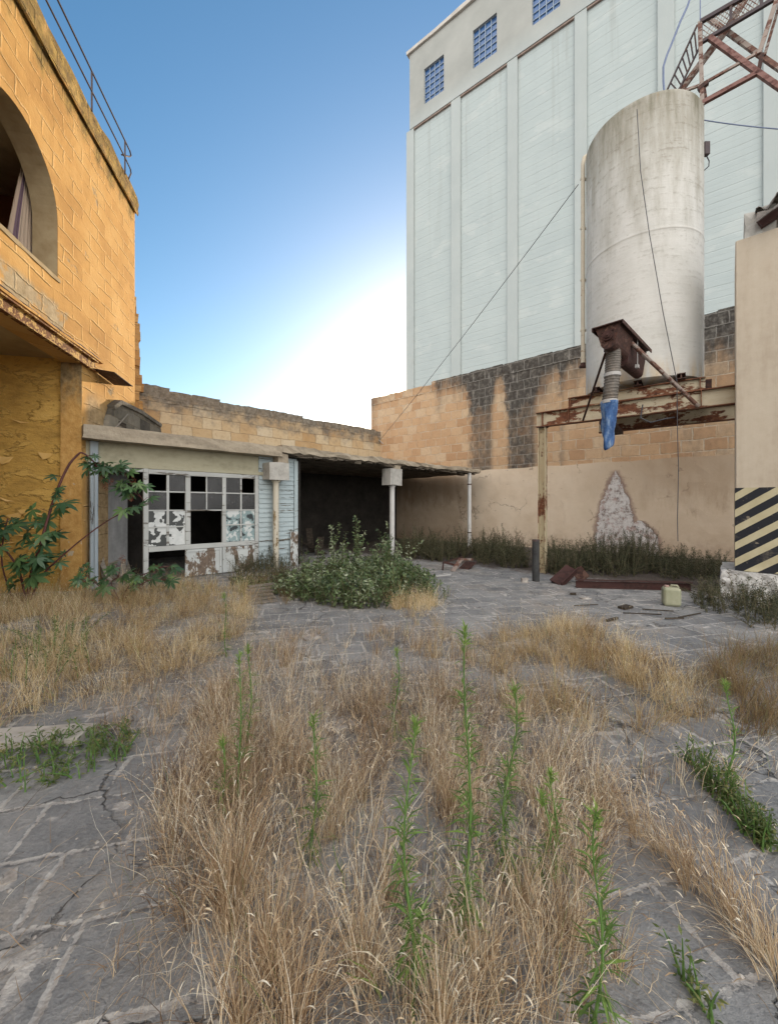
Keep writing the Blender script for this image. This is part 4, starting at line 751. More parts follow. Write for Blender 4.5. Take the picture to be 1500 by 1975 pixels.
# limp blue sleeve, folded flat towards its end
m = MB(); zs = np.linspace(0, 1, 22); vs = []; nn = 26
for t in zs:
    c = cl(1175 - 2.5 * t, 775 + 90 * t, 6.95); ra = .13 * (1 - .38 * t ** 1.4); rb = .132 * (1 - .72 * t ** .8) + .012; ra *= 1 - .12 * t
    for k_ in range(nn):
        a = 2 * math.pi * k_ / nn; rr = 1 + (.16 * math.sin(a * 5 + t * 4) + .09 * math.sin(a * 8 - t * 9)) * min(1, t * 2.5) + .07 * math.sin(a * 3 - t * 11)
        wv = Vector((rr * ra * math.cos(a), rr * rb * math.sin(a), .05 * math.cos(a) * max(0, t - .9) * 8))
        vs.append(c + Matrix.Rotation(-.6, 3, 'Z') @ wv * (1 if t < .97 else .9))
m.add(vs, [(i * nn + k_, i * nn + (k_ + 1) % nn, (i + 1) * nn + (k_ + 1) % nn, (i + 1) * nn + k_) for i in range(21) for k_ in range(nn)]); o = m.build('sleeve', M['blue_cloth'], SCV, smooth=True)
q = o.modifiers.new('thick', 'SOLIDIFY'); q.thickness = .006
def bl(px, y, z): return inv @ FM.w(mx(px, y), y, z)
m = MB(); m.tube([cl(1167, 682, 6.95), bl(1124, -.05, zb0 + .03)], .022, 8); m.build('strut', M['rust_dark'], SCV)
m = MB(); m.tube([cl(1216, 660, 7.15), bl(1346, -.08, zb0 + .03)], .036, 8); m.build('strut', M['truss'], SCV)

# vertical pipe left of the tank
pt = P(1124, 330, 9.6); px_ = pt.x; py_ = 9.6; zt_, zb_ = P(1124, 308, 9.6).z, P(1124, 700, 9.6).z
m = MB(); m.tube([(px_ + .12, py_ - .02, zt_ + .1), (px_ + .03, py_, zt_ + .05), (px_, py_, zt_ - .1), (px_, py_, zb_)], .05, 12)
VP_ = tag(m.build('fill_pipe', M['cream_pipe']), 'thin cream vertical pipe clipped to the left side of the tank', 'pipe')
for py in (345, 440, 540, 637, 690):
    z = P(1124, py, 9.6).z; q = MB(); q.box(px_ - .06, px_ + .16, py_ - .02, py_ + .02, z - .025, z + .025); q.build('bracket', M['cream_pipe'], VP_)
q = MB(); q.tube([(px_, py_, zb_ + .0), (px_, py_, zb_ - .09)], .055, 10); q.tube([(px_ - .09, py_ - .02, zb_ - .10), (px_ + .05, py_ - .02, zb_ - .09)], .04, 10); q.build('valve', M['rust_dark'], VP_)

# ------------------------------------------------------------------ gantry over the tank
gp = P(1354, 200, 8.9); FG = Frame(gp.x, gp.y, 1.316, -1)
GT = empty('conveyor_gantry', FG, label='rusted lattice gantry with a mesh sided catwalk rising from the tank top', cat='gantry')
def gpt(px, py, off=0): x, z = FG.hit(px, py, off); return Vector((x, off, z))
def gbar(name, pts, w=.09, mat='truss', off=0.0, tube=False, off2=None):
    m = MB(); v = [gpt(px, py, off if (i == 0 or off2 is None) else off2) for i, (px, py) in enumerate(pts)]
    for a, b in zip(v, v[1:]):
        if tube: m.tube([a, b], w / 2, 10)
        else: m.bar(a, b, w, w)
    return m.build(name, M[mat], GT)
gbar('post', [(1349, 42), (1352, 130), (1354, 204)], .075, 'truss')
gbar('lower_chord', [(1354, 198), (1462, 139)], .085, 'truss_red'); gbar('tie', [(1310, 178), (1352, 163), (1456, 104)], .05, 'truss', .0)
gbar('brace', [(1368, 72), (1462, 140), (1560, 208)], .085, 'truss_red'); gbar('brace', [(1368, 36), (1462, 104), (1560, 172)], .075, 'truss', .35)
gbar('hanger', [(1462, 139), (1469, 104)], .07, 'rust_dark'); gbar('hanger', [(1463, 104), (1497, 0), (1510, -40)], .075, 'truss'); gbar('hanger', [(1474, 106), (1505, 0), (1517, -40)], .05, 'truss', .3)
gbar('gusset', [(1346, 173), (1365, 158)], .09, 'rust_dark'); gbar('gusset', [(1358, 170), (1361, 192)], .05, 'rust_dark')
gbar('chute_pipe', [(1306, 182), (1398, 60), (1440, -8), (1470, -60)], .15, 'truss', .25, True)
# catwalk side: frame and mesh
gbar('catwalk_top_rail', [(1350, 42), (1420, 2), (1620, -112)], .08, 'dark_metal'); gbar('catwalk_bottom_rail', [(1354, 80), (1480, 5), (1640, -90)], .07, 'dark_metal')
a0, a1 = gpt(1350, 42), gpt(1354, 80)
for px, py in ((1352, 60), (1409, 22), (1468, -10)):
    t = gpt(px, py); m = MB(); m.bar((t.x, 0, a1.z), (t.x, 0, a0.z), .05, .05); m.build('catwalk_post', M['dark_metal'], GT)
m = MB(); xs = a0.x + .05; H_ = a0.z - a1.z - .06; zl = a1.z + .03; p_ = .075; xe = gpt(1560, -60).x
k = 0
while xs + k * p_ < xe:
    x = xs + k * p_
    m.bar((x, .01, zl), (min(x + H_ * .6, xe), .01, zl + H_ * min(1, (xe - x) / (H_ * .6))), .010, .010); x0 = max(xs, x - H_ * .6); m.bar((x, .016, zl), (x0, .016, zl + (x - x0) / .6), .010, .010) if x - x0 > .02 else None; k += 1
MP = m.build('mesh_panel', M['truss'], GT)
# access ladder
la, lb = gpt(1283, 180, .15), gpt(1344, 48, .15); ra, rb = gpt(1304, 183, .15), gpt(1348, 92, .15)
m = MB(); m.bar(la, lb, .045, .03); m.bar(ra, rb, .045, .03); LD = m.build('ladder', M['dark_metal'], GT)
for i in range(7):
    t = (i + .6) / 7.4; m = MB(); m.tube([ra.lerp(rb, t), la.lerp(lb, t * .93 + .09)], .015, 6); m.build('rung', M['dark_metal'], LD)

# ------------------------------------------------------------------ cables
def cable(name, a, b, sag, r, mat, label, n=16, mids=None):
    m = MB(); pts = mids or [a.lerp(b, i / n) - Vector((0, 0, sag * 4 * (i / n) * (1 - i / n))) for i in range(n + 1)]
    m.tube(pts, r, 6); return tag(m.build(name, M[mat]), label, 'cable')
cable('stay_wire', P(1115, 355, 9.6), FB.w(FB.hx(731), -.02, FB.hit(731, 850)[1]), .12, .009, 'wire', 'long thin stay wire running from the tank pipe down to the back wall')
m_ = MB(); e_ = FB.w(FB.hx(733), -.06, FB.hit(733, 852)[1]); m_.bar(e_ + Vector((-.12, 0, .1)), e_ + Vector((.12, -.03, -.12)), .1, .03); tag(m_.build('wall_plate', M['clamp']), 'small pale anchor plate where the stay wire meets the back wall', 'plate')
tp = P(1228, 210, 7.85); cable('tank_wire', None, None, 0, .008, 'wire', 'thin black wire hanging down the face of the tank past the beam', mids=[tp, P(1235, 330, 7.9), P(1252, 450, 7.88), P(1278, 600, 7.85), P(1296, 690, 7.8), P(1305, 735, 7.76), P(1306, 830, 7.8), P(1308, 900, 7.8), P(1307, 960, 7.8), P(1306, 1000, 7.8), P(1307, 1044, 7.8)])
cable('side_wire', P(1357, 231, 8.5), P(1560, 252, 7.6), .03, .012, 'blue_cable', 'blue grey wire running right from the tank side')
cable('power_cable', None, None, 0, .022, 'blue_cable', 'blue grey cable curving from the tank top up past the gantry', mids=[P(1281, 180, 8.6), P(1279, 155, 8.6), P(1279, 128, 8.6), P(1286, 105, 8.6), P(1298, 76, 8.6), P(1312, 40, 8.6), P(1326, 10, 8.6), P(1335, -20, 8.6)])
cable('thin_drop_wire', P(1350, 45, 9.2), P(1350, -60, 9.2), 0, .012, 'blue_cable', 'short straight wire rising from the top of the gantry post')

# ------------------------------------------------------------------ striped pillar
PI = empty('gate_pillar', FP, label='tall rendered pillar with black and yellow hazard stripes on a chipped white plinth', cat='pillar')
q = MB(); q.cham(0, 1.4, 0, 1.2, .462, 6.32, .015); q.build('shaft', M['pillar'], PI)
q = MB(); q.box(-.005, 1.405, -.005, 1.2, .464, 1.93); q.build('hazard_stripe', M['stripe'], PI)
q = MB(); q.rough(-.20, 1.6, -.16, 1.35, -.02, .46, .12, .02, 6, 4); q.build('plinth', M['plinth'], PI)
q = MB(); q.rough(.13, .52, .06, 1.0, 6.323, 6.78, .13, .02, 2, 2); q.build('top_block', M['capital'], PI)
RS = empty('tin_roof', FP, label='torn corrugated metal roof edge on top of the striped pillar', cat='roof')
vs = []; fs = []; NX, NY = 90, 7; xa_ = FP.hx(1457, -.2)
for i in range(NX + 1):
    for j in range(NY + 1):
        u = i / NX; v = j / NY; x = xa_ + u * 3.2; y = -.22 + v * 2.0 + (.08 * math.sin(i * .7) if j == 0 else 0)
        vs.append((x, y, 6.70 + .045 * math.sin(u * 3.2 / .2 * 2 * math.pi) + u * 1.5 + v * .25 - (.05 + .10 * math.sin(i * .31) ** 2 if j == 0 else 0)))
fs = [(i * (NY + 1) + j, (i + 1) * (NY + 1) + j, (i + 1) * (NY + 1) + j + 1, i * (NY + 1) + j + 1) for i in range(NX) for j in range(NY)]
q = MB(); q.add(vs, fs); o = q.build('sheet', M['corrug'], RS, smooth=True); o.modifiers.new('thick', 'SOLIDIFY').thickness = .012
q = MB(); q.bar((xa_ + .05, -.02, 6.47), (3.4, -.02, 7.75), .12, .16); q.build('batten', M['rust_red'], RS)
q = MB(); q.add([(xa_, -.24, 6.40), (xa_ + .2, -.33, 6.47), (xa_ + .5, -.28, 6.66), (xa_ + .45, -.18, 6.74), (xa_ + .2, -.16, 6.58), (xa_ + .02, -.17, 6.60)], [(0, 1, 4, 5), (1, 2, 3, 4)]); o = q.build('bent_flap', M['corrug'], RS); o.modifiers.new('thick', 'SOLIDIFY').thickness = .015

# ------------------------------------------------------------------ things lying about
b = G(1033, 1121); q = MB(); hh = 1.6 + (977 - 1041) / 760 * b.y; q.tube([(b.x, b.y, -.05), (b.x, b.y, hh * .5), (b.x, b.y, hh)], .075, 20, cap=False); q.tube([(b.x, b.y, hh), (b.x, b.y, hh - .25)], .066, 20)
BO = tag(q.build('bollard', M['bollard']), 'short dark open topped steel pipe standing in front of the rusted post', 'bollard')
q = MB(); q.tube([(b.x, b.y, hh - .03), (b.x, b.y, hh + .004)], .079, 20, cap=False); q.build('rim', M['dark_metal'], BO)
# channel lying on its side, end up
c = G(1096, 1122); a = G(1068, 1127) + Vector((0, 0, .02)); m = MB(); FCn = Frame(c.x, c.y, -.8, .55)
ChS = empty('steel_box_section', None, G(1072, 1127), 0, 'stubby dark red steel channel end tipped up beside the bollard', 'steel section')
p0 = Vector((0, 0, .02)); tipv = P(1104, 1096, 8.35) - ChS.location; wv = Vector((.33, -.10, 0)); dr = tipv; up = Vector((.22, .0, -.13))
m = MB(); m.bar(p0, tipv, .30, .016, (.35, 0, .6)); m.bar(p0 + Vector((.06, -.12, -.005)), tipv + Vector((.06, -.12, 0)), .016, .13, (.35, 0, .6)); m.bar(p0 + Vector((-.02, .17, 0)), tipv + Vector((-.02, .17, 0)), .016, .13, (.35, 0, .6)); m.build('channel', M['rust_red'], ChS)
m = MB(); m.bar(tipv + Vector((.01, -.14, .0)), tipv + Vector((.20, -.12, -.22)), .24, .014, (0, 1, .2)); m.build('end_plate', M['rust_dark'], ChS)
a, bb = G(1112, 1140), G(1330, 1146); a = P(1112, 1122, a.y); m = MB(); a2 = G(1110, 1133); b2 = G(1332, 1139); a2.z = b2.z = .055; m.bar(a2 + Vector((0, 0, .0)), b2, .012, .15); 
for z in (.0, .15): m.bar(Vector((a2.x, a2.y, z + .004)), Vector((b2.x, b2.y, z + .004)), .13, .012)
tag(m.build('steel_beam', M['rust_red']), 'long dark red steel beam lying on the ground behind the plastic can', 'beam')
# plastic can
c = G(1294, 1168); JC = empty('jerrycan', None, (c.x, c.y, 0), R(-24), 'cloudy yellow green plastic can standing on the paving before the dark red beam', 'can')
m = MB(); w2, d2, h2 = .122, .10, .30
m.cham(-w2, w2, -d2, d2, 0, h2, .03); m.build('body', M['can'], JC, bevel=.012)
m = MB(); m.tube([(-.06, 0, h2 + .001), (-.06, 0, h2 + .025)], .032, 14); m.build('cap', M['can_cap'], JC)
m = MB(); m.tube([(-.01, 0, h2 - .005), (.0, 0, h2 + .03), (.08, 0, h2 + .03), (.10, 0, h2 - .005)], .014, 8); m.build('handle', M['can'], JC, smooth=True)
# barrow wreck
WB = empty('barrow_wreck', None, G(870, 1100), 0, 'bent rusty metal frame lying on the paving by the dark shrubs', 'frame'); wl = lambda px, py, Y=9.9: P(px, py, Y) - WB.location
m = MB(); m.bar(wl(853, 1102), wl(855, 1084), .13, .02); m.bar(wl(855, 1084), wl(877, 1090), .05, .05); m.build('leg', M['rust_red'], WB)
m = MB(); m.bar(wl(872, 1103, 9.7), wl(888, 1079, 9.9), .07, .08); m.bar(wl(888, 1079, 9.9), wl(910, 1079, 10.3), .06, .05); m.build('bent_bar', M['truss'], WB)
m = MB(); m.bar(wl(858, 1085, 10.1), wl(892, 1074, 10.4), .03, .03); m.build('rod', M['rust_dark'], WB)
m = MB(); m.bar(wl(890, 1102, 10), wl(908, 1084, 10.4), .3, .02); m.build('sheet', M['rust_dark'], WB)
a, b = G(838, 1113), G(868, 1110); m = MB(); m.bar(a + Vector((0, 0, .02)), b + Vector((0, 0, .02)), .07, .03); tag(m.build('white_lath', M['clamp']), 'short white lath lying flat on the paving right of the bush', 'lath')
# plank stack left of the bush
for i in range(6):
    ya = 1164 - i * 4.5; a, b = G(476 + random.uniform(-3, 3), ya + 3), G(528 + random.uniform(-4, 6), ya - 4); zz = .02 + .02 * i
    m = MB(); m.bar(a + Vector((0, 0, zz)), b + Vector((0, 0, zz)), .13, .022); tag(m.build('board', M['old_wood']), 'grey weathered board in the flat stack left of the green bush', 'board', 'weathered boards stacked by the bush')
# debris along the right
for i, (px, py, w_, l_) in enumerate(((1206, 1174, .12, .2), (1180, 1198, .03, .22), (1238, 1187, .015, .5), (1300, 1196, .02, .25), (1105, 1148, .06, .1), (1268, 1180, .015, .4), (1130, 1170, .012, .4), (1330, 1190, .015, .5))):
    a = G(px, py); th = random.uniform(-.6, .5); m = MB(); dv = Vector((math.cos(th), math.sin(th), 0)) * l_ / 2; m.bar(a - dv + Vector((0, 0, .02)), a + dv + Vector((0, 0, .03)), w_, min(w_, .035))
    tag(m.build('wood_scrap', M['dark_wood']), 'dark scrap of wood on the paving between the bollard and the plastic can', 'scrap', 'dark wood scraps near the can')
m = MB(); a = G(1020, 1123); m.rough(-.06, .06, -.04, .04, 0, .09, .06, .01, 1, 1); o = m.build('brick', M['rubble']); o.location = a - Vector((.1, 0, 0)); tag(o, 'small broken stone block at the foot of the dark bollard', 'stone')
# pale kerb slab on the left edge
m = MB(); p = G(60, 1428); m.rough(-1.4, .36, -.10, .10, -.03, .045, .15, .010, 2, 1); o = m.build('stone_slab', M['pale_slab']); o.location = p; o.rotation_euler = (0, 0, R(6)); tag(o, 'long pale stone slab lying flat on the ground at the left edge', 'slab')
for px, py, s in ((655, 1405, .10), (22, 1692, .035), (1128, 1155, .08), (600, 1232, .1)):
    p = G(px, py); m = MB(); m.rough(-s, s, -s * .6, s * .6, -.01, s * .28, s * .5, s * .12, 3, 1); o = m.build('stone', M['rubble']); o.location = p; o.rotation_euler = (0, 0, random.uniform(0, 3)); tag(o, 'small pale rubble stone lying on the paving', 'stone', 'loose rubble stones')
# ------------------------------------------------------------------ plants
def inpoly(px, py, poly):
    c = np.zeros(len(px), bool); n = len(poly)
    for i in range(n):
        x0, y0 = poly[i]; x1, y1 = poly[(i + 1) % n]
        k = ((y0 > py) != (y1 > py)) & (px < (x1 - x0) * (py - y0) / ((y1 - y0) + 1e-9) + x0); c ^= k
    return c
def vnoise(x, y, sc, seed):             # smooth value noise
    r = np.random.default_rng(seed); T = r.random((64, 64)); u, v = x * sc + 100, y * sc + 100; i, j = np.floor(u).astype(int), np.floor(v).astype(int); a, b = u - i, v - j
    a, b = a * a * (3 - 2 * a), b * b * (3 - 2 * b); g = lambda p, q: T[p % 64, q % 64]
    return (g(i, j) * (1 - a) + g(i + 1, j) * a) * (1 - b) + (g(i, j + 1) * (1 - a) + g(i + 1, j + 1) * a) * b
def sample(poly, dens, clump=.0, seed=1, nsc=2.2):       # ground points whose pixel lies in the polygon, dens per square metre
    gp = [G(*p) for p in poly]; x0, x1 = min(p.x for p in gp), max(p.x for p in gp); y0, y1 = min(p.y for p in gp), max(p.y for p in gp)
    n = int((x1 - x0) * (y1 - y0) * dens); x = RNG.uniform(x0, x1, n); y = RNG.uniform(y0, y1, n)
    px = x / y * F + CX; py = HY + F * CAMH / y; k = inpoly(px, py, poly)
    if clump: k &= (vnoise(x, y, nsc, seed) + .5 * vnoise(x, y, nsc * 2.7, seed + 1)) / 1.5 > clump
    return np.stack([x[k], y[k]], 1)
class Blades:
    def __init__(s): s.V = []; s.Q = []; s.R = []; s.n = 0
    def put(s, base, h, lean, az, w, rnd, segs=5, droop=.25, kink=0.0, tipw=.15):
        N = len(base); t = np.linspace(0, 1, segs + 1)[None, :]; h = h[:, None]; lean = lean[:, None]; az = az[:, None]
        wob = RNG.normal(0, .05, (N, segs + 1)) * h * t
        r = h * (lean * t ** 1.6); z = h * (t * np.sqrt(np.maximum(.05, 1 - np.minimum(lean, .95) ** 2)) - droop * lean * t ** 4)
        X = base[:, 0][:, None] + r * np.cos(az) + wob * np.sin(az); Y = base[:, 1][:, None] + r * np.sin(az) - wob * np.cos(az)
        Z = (base[:, 2][:, None] if base.shape[1] > 2 else 0) + np.maximum(z, .004)
        ph = RNG.uniform(0, 2 * np.pi, (N, 1)); wd = w[:, None] * (1 - (1 - tipw) * t ** 1.5) / 2
        dx, dy = np.cos(ph) * wd, np.sin(ph) * wd
        V = np.stack([np.stack([X - dx, Y - dy, Z], -1), np.stack([X + dx, Y + dy, Z], -1)], 2).reshape(-1, 3)
        b = (np.arange(N) * (segs + 1) * 2)[:, None] + (np.arange(segs) * 2)[None, :]
        q = np.stack([b, b + 1, b + 3, b + 2], -1).reshape(-1, 4) + s.n
        s.V.append(V); s.Q.append(q); s.R.append(np.repeat(np.clip(rnd, 0, 1), (segs + 1) * 2)); s.n += len(V)
        return np.stack([X[:, -1], Y[:, -1], Z[:, -1]], -1), az[:, 0], lean[:, 0]
    def heads(s, tip, az, lean, ln, w, rnd, droop=.6):       # slim nodding seed heads
        N = len(tip); segs = 3; t = np.linspace(0, 1, segs + 1)[None, :]; L = ln[:, None]
        X = tip[:, 0][:, None] + L * t * (.35 + .5 * droop) * np.cos(az)[:, None]; Y = tip[:, 1][:, None] + L * t * (.35 + .5 * droop) * np.sin(az)[:, None]; Z = tip[:, 2][:, None] + L * (t * .75 - droop * t ** 2)
        wd = w[:, None] * np.array([.35, 1, .8, .1])[None, :] / 2; ph = RNG.uniform(0, 6.28, (N, 1)); dx, dy = np.cos(ph) * wd, np.sin(ph) * wd
        V = np.stack([np.stack([X - dx, Y - dy, Z], -1), np.stack([X + dx, Y + dy, Z], -1)], 2).reshape(-1, 3)
        b = (np.arange(N) * (segs + 1) * 2)[:, None] + (np.arange(segs) * 2)[None, :]
        s.Q.append(np.stack([b, b + 1, b + 3, b + 2], -1).reshape(-1, 4) + s.n); s.V.append(V); s.R.append(np.repeat(np.clip(rnd, 0, 1), (segs + 1) * 2)); s.n += len(V)
    def build(s, name, mat, parent=None):
        return np_mesh(name, np.concatenate(s.V), np.concatenate(s.Q), mat, np.concatenate(s.R), parent)
def tufts(B, pts, nb, h, hs=.25, lean=.45, w=.003, spread=.05, tone=(.2, .8), droop=.3, head=.4, wind=None, windk=.0, greens=.02):
    if not len(pts): return
    N = len(pts); cnt = np.maximum(2, RNG.poisson(nb, N)); idx = np.repeat(np.arange(N), cnt); K = len(idx)
    sc = np.clip(RNG.normal(1, hs, N), .35, 1.7)[idx]; tone_t = RNG.uniform(*tone, N)[idx]
    a = RNG.uniform(0, 2 * np.pi, K); rr = np.abs(RNG.normal(0, spread, K)); base = pts[idx] + np.stack([np.cos(a), np.sin(a)], 1) * rr[:, None]
    az = a + RNG.normal(0, .7, K)
    if wind == 'field': wind = 12 * vnoise(base[:, 0], base[:, 1], .8, 91) + 8 * vnoise(base[:, 0], base[:, 1], 2.1, 92)
    ln = np.clip(np.abs(RNG.normal(lean * .8, lean * .45, K)), .03, .95)
    if wind is not None:
        vx = ln * np.cos(az) + windk * np.cos(wind); vy = ln * np.sin(az) + windk * np.sin(wind); az = np.arctan2(vy, vx); ln = np.clip(np.hypot(vx, vy), .03, .96)
    hh = h * sc * RNG.uniform(.45, 1.1, K); rnd = np.clip(tone_t + RNG.normal(0, .22, K), 0, .94); rnd[RNG.random(K) < greens] = 1.0
    tip, az2, l2 = B.put(base, hh, ln, az, w * RNG.uniform(.6, 1.5, K), rnd, 5, droop)
    if head:
        k = (RNG.random(K) < head) & (hh > h * .55); B.heads(tip[k], az2[k], l2[k], RNG.uniform(.02, .06, k.sum()), w * RNG.uniform(1.4, 2.6, k.sum()), np.clip(rnd[k] + .16, 0, .95), RNG.uniform(.2, .9, 1)[0])

# golden grass, left of the middle
B = Blades()
Z1 = [(-60, 1190), (120, 1163), (330, 1150), (470, 1168), (492, 1195), (455, 1250), (380, 1300), (270, 1325), (150, 1350), (40, 1400), (-80, 1420)]
tufts(B, sample(Z1, 72, .36, 3), 34, .35, .32, .62, .0026, .08, (.05, .9), .5, .3, 'field', .38, .03)
Z1b = [(-60, 1160), (130, 1150), (360, 1128), (470, 1140), (480, 1165), (330, 1155), (120, 1170), (-60, 1200)]
tufts(B, sample(Z1b, 45, .25, 5), 26, .36, .3, .6, .004, .07, (.2, .8), .4, .4, 0, .1, .12)
tag(B.build('dry_grass', M['straw']), 'dense golden dry grass in front of the castor plant and glazed shed', 'grass', kind='stuff')
# golden grass, right of the middle
B = Blades()
Z2 = [(925, 1235), (985, 1215), (1100, 1205), (1180, 1235), (1270, 1275), (1340, 1310), (1355, 1385), (1230, 1420), (1080, 1400), (980, 1375), (925, 1310)]
tufts(B, sample(Z2, 85, .38, 9), 34, .33, .36, .6, .0026, .07, (.0, .8), .45, .3, 'field', .3, .02)
tufts(B, sample([(780, 1190), (830, 1178), (870, 1230), (900, 1290), (830, 1280)], 26, .35, 21), 18, .27, .3, .5, .003, .05, (.2, .7), .4, .4)
tufts(B, sample([(755, 1168), (800, 1158), (842, 1165), (835, 1178), (770, 1180)], 90, 0, 1), 40, .36, .2, .6, .004, .08, (.4, .95), .5, .3)
tag(B.build('dry_grass', M['straw']), 'dense golden dry grass mound right of the middle before the plastic can', 'grass', kind='stuff')
# paler, thinner grass over the paving in front
B = Blades()
Z3 = [(420, 1330), (560, 1300), (900, 1310), (1060, 1400), (1160, 1500), (1190, 1640), (1160, 1800), (1140, 2000), (1130, 2500), (240, 2500), (330, 2050), (330, 1800), (300, 1640), (310, 1500), (360, 1400)]
tufts(B, sample(Z3, 105, .53, 31, 2.3), 30, .36, .45, .6, .0021, .05, (.0, .95), .4, .25, 'field', .22, .012)
tufts(B, sample(Z3, 40, .36, 33, 4), 7, .50, .4, .5, .0022, .03, (.35, .95), .3, .45, .5, .16, .01)
# the tall clumps standing along the joints
for px, py, nb, h in ((445, 1790, 190, .62), (455, 1730, 120, .55), (520, 1880, 150, .5), (400, 1480, 110, .42), (350, 1560, 90, .38), (470, 1560, 120, .48), (640, 1620, 100, .45), (700, 1900, 130, .4), (560, 1990, 160, .48), (470, 2000, 120, .5), (930, 1880, 120, .34), (1010, 1760, 110, .34), (850, 1990, 130, .34), (750, 1740, 90, .38), (1060, 1610, 110, .34), (870, 1570, 90, .34), (610, 1480, 90, .38), (540, 1440, 110, .42), (330, 1380, 70, .3), (990, 1520, 80, .3), (1190, 1880, 60, .26), (1130, 1680, 60, .3)):
    p = G(px, py); tufts(B, np.array([[p.x, p.y]]), nb * 1.3, h, .02, .55, .0022, .035, (.35, .65), .3, .35, .7, .16, .01)
Zs = [(490, 1235), (680, 1205), (930, 1235), (930, 1320), (560, 1310), (430, 1330)]
tufts(B, sample(Zs, 60, .46, 41, 3), 18, .26, .3, .45, .0026, .04, (.15, .6), .3, .5, .3, .1)
Zw = [(380, 1290), (900, 1240), (1350, 1400), (1520, 1450), (1530, 1700), (1400, 1800), (1200, 2100), (200, 2100), (190, 1560), (300, 1440)]
tufts(B, sample(Zw, 26, .40, 131, 1.6), 8, .30, .45, .75, .0021, .06, (.0, .9), .4, .3, 'field', .3, .03)
tufts(B, sample([(0, 1560), (260, 1520), (330, 1700), (330, 1990), (0, 1990)], 14, .5, 133, 2.5), 6, .25, .4, .85, .0021, .05, (.1, .8), .3, .3, 'field', .3, .03)
Zl = [(150, 1360), (420, 1290), (470, 1330), (330, 1420), (270, 1500), (150, 1440)]
tufts(B, sample(Zl, 48, .42, 43, 3), 18, .28, .3, .55, .0026, .045, (.15, .7), .3, .5, .0, .1)
Zr = [(1080, 1420), (1300, 1420), (1420, 1480), (1420, 1560), (1180, 1560)]
tufts(B, sample(Zr, 40, .44, 45, 3), 16, .26, .3, .6, .0026, .045, (.15, .7), .4, .5, .0, .1)
# leaning band along the joint on the right
for t in np.linspace(0, 1, 15):
    p = G(1175 + 330 * t + random.uniform(-15, 15), 1560 + 330 * t ** 1.15 + random.uniform(-12, 12)); tufts(B, np.array([[p.x, p.y]]), random.choice([25, 50, 80]), .32, .2, .5, .0024, .035, (.3, .6), .45, .6, 2.4, .35, .01)
# long single stalks lying across the bare slabs
L_ = sample([(0, 1560), (260, 1540), (330, 1700), (330, 1990), (0, 1990)], 26, 0); N = len(L_)
B.put(L_, RNG.uniform(.2, .55, N), RNG.uniform(.8, .95, N), RNG.uniform(0, 6.28, N), np.full(N, .0024), RNG.uniform(.2, .9, N), 6, .1)
L_ = sample([(1150, 1450), (1500, 1430), (1560, 1990), (1150, 1990)], 24, 0); N = len(L_)
B.put(L_, RNG.uniform(.2, .5, N), RNG.uniform(.8, .95, N), RNG.uniform(0, 6.28, N), np.full(N, .0022), RNG.uniform(.2, .9, N), 6, .1)
# broad curled dead leaves among the stalks
p = sample(Z3, 260, .45, 31, 2.0); N = len(p); B.put(np.column_stack([p, RNG.uniform(0, .12, N)]), RNG.uniform(.08, .2, N), RNG.uniform(.6, .95, N), RNG.uniform(0, 6.28, N), RNG.uniform(.004, .008, N), RNG.uniform(.5, .95, N), 5, .9, tipw=.05)
tag(B.build('pale_dry_grass', M['straw_pink']), 'thin pale dry grass growing through the paving joints in front', 'grass', kind='stuff')
B = Blades()
p = sample(Z3, 240, .42, 31, 2.0); N = len(p); B.put(p, RNG.uniform(.15, .45, N), RNG.uniform(.1, .8, N), RNG.uniform(0, 6.28, N), RNG.uniform(.0015, .003, N), RNG.random(N), 6, .2)
for Zq in (Z1, Z2): p = sample(Zq, 120, .3, 3); N = len(p); B.put(p, RNG.uniform(.1, .3, N), RNG.uniform(.2, .9, N), RNG.uniform(0, 6.28, N), RNG.uniform(.002, .004, N), RNG.random(N), 5, .2)
tag(B.build('dead_stalks', M['dark_straw']), 'dark dead stalks scattered through the dry grass', 'grass', kind='stuff')
B = Blades()
tufts(B, sample([(1345, 1300), (1420, 1255), (1560, 1245), (1560, 1430), (1420, 1425), (1350, 1390)], 75, .25, 51), 34, .36, .28, .65, .0026, .07, (.05, .7), .45, .3, 'field', .3, .08)
tag(B.build('brown_grass', M['straw_brown']), 'brownish tangled grass at the right edge of the paving', 'grass', kind='stuff')
# straw litter on the ground
B = Blades()
for poly, dn in ((Z1, 500), (Z2, 500), (Z3, 620), (Zs, 330), (Zl, 400), (Zr, 260), ([(0, 1540), (300, 1500), (330, 1990), (0, 1990)], 60), ([(1180, 1560), (1560, 1500), (1560, 1990), (1180, 1990)], 90), ([(500, 1175), (1000, 1130), (1400, 1200), (1500, 1260), (1000, 1230), (500, 1240)], 60)):
    p = sample(poly, int(dn * 1.5), .36, 77, 3); N = len(p); B.put(p, RNG.uniform(.02, .2, N), np.full(N, .96), RNG.uniform(0, 6.28, N), RNG.uniform(.0015, .0045, N), RNG.uniform(0, .8, N), 2, .0)
tag(B.build('straw_litter', M['litter_straw']), 'broken straw and dead leaves littering the paving', 'litter', kind='stuff')
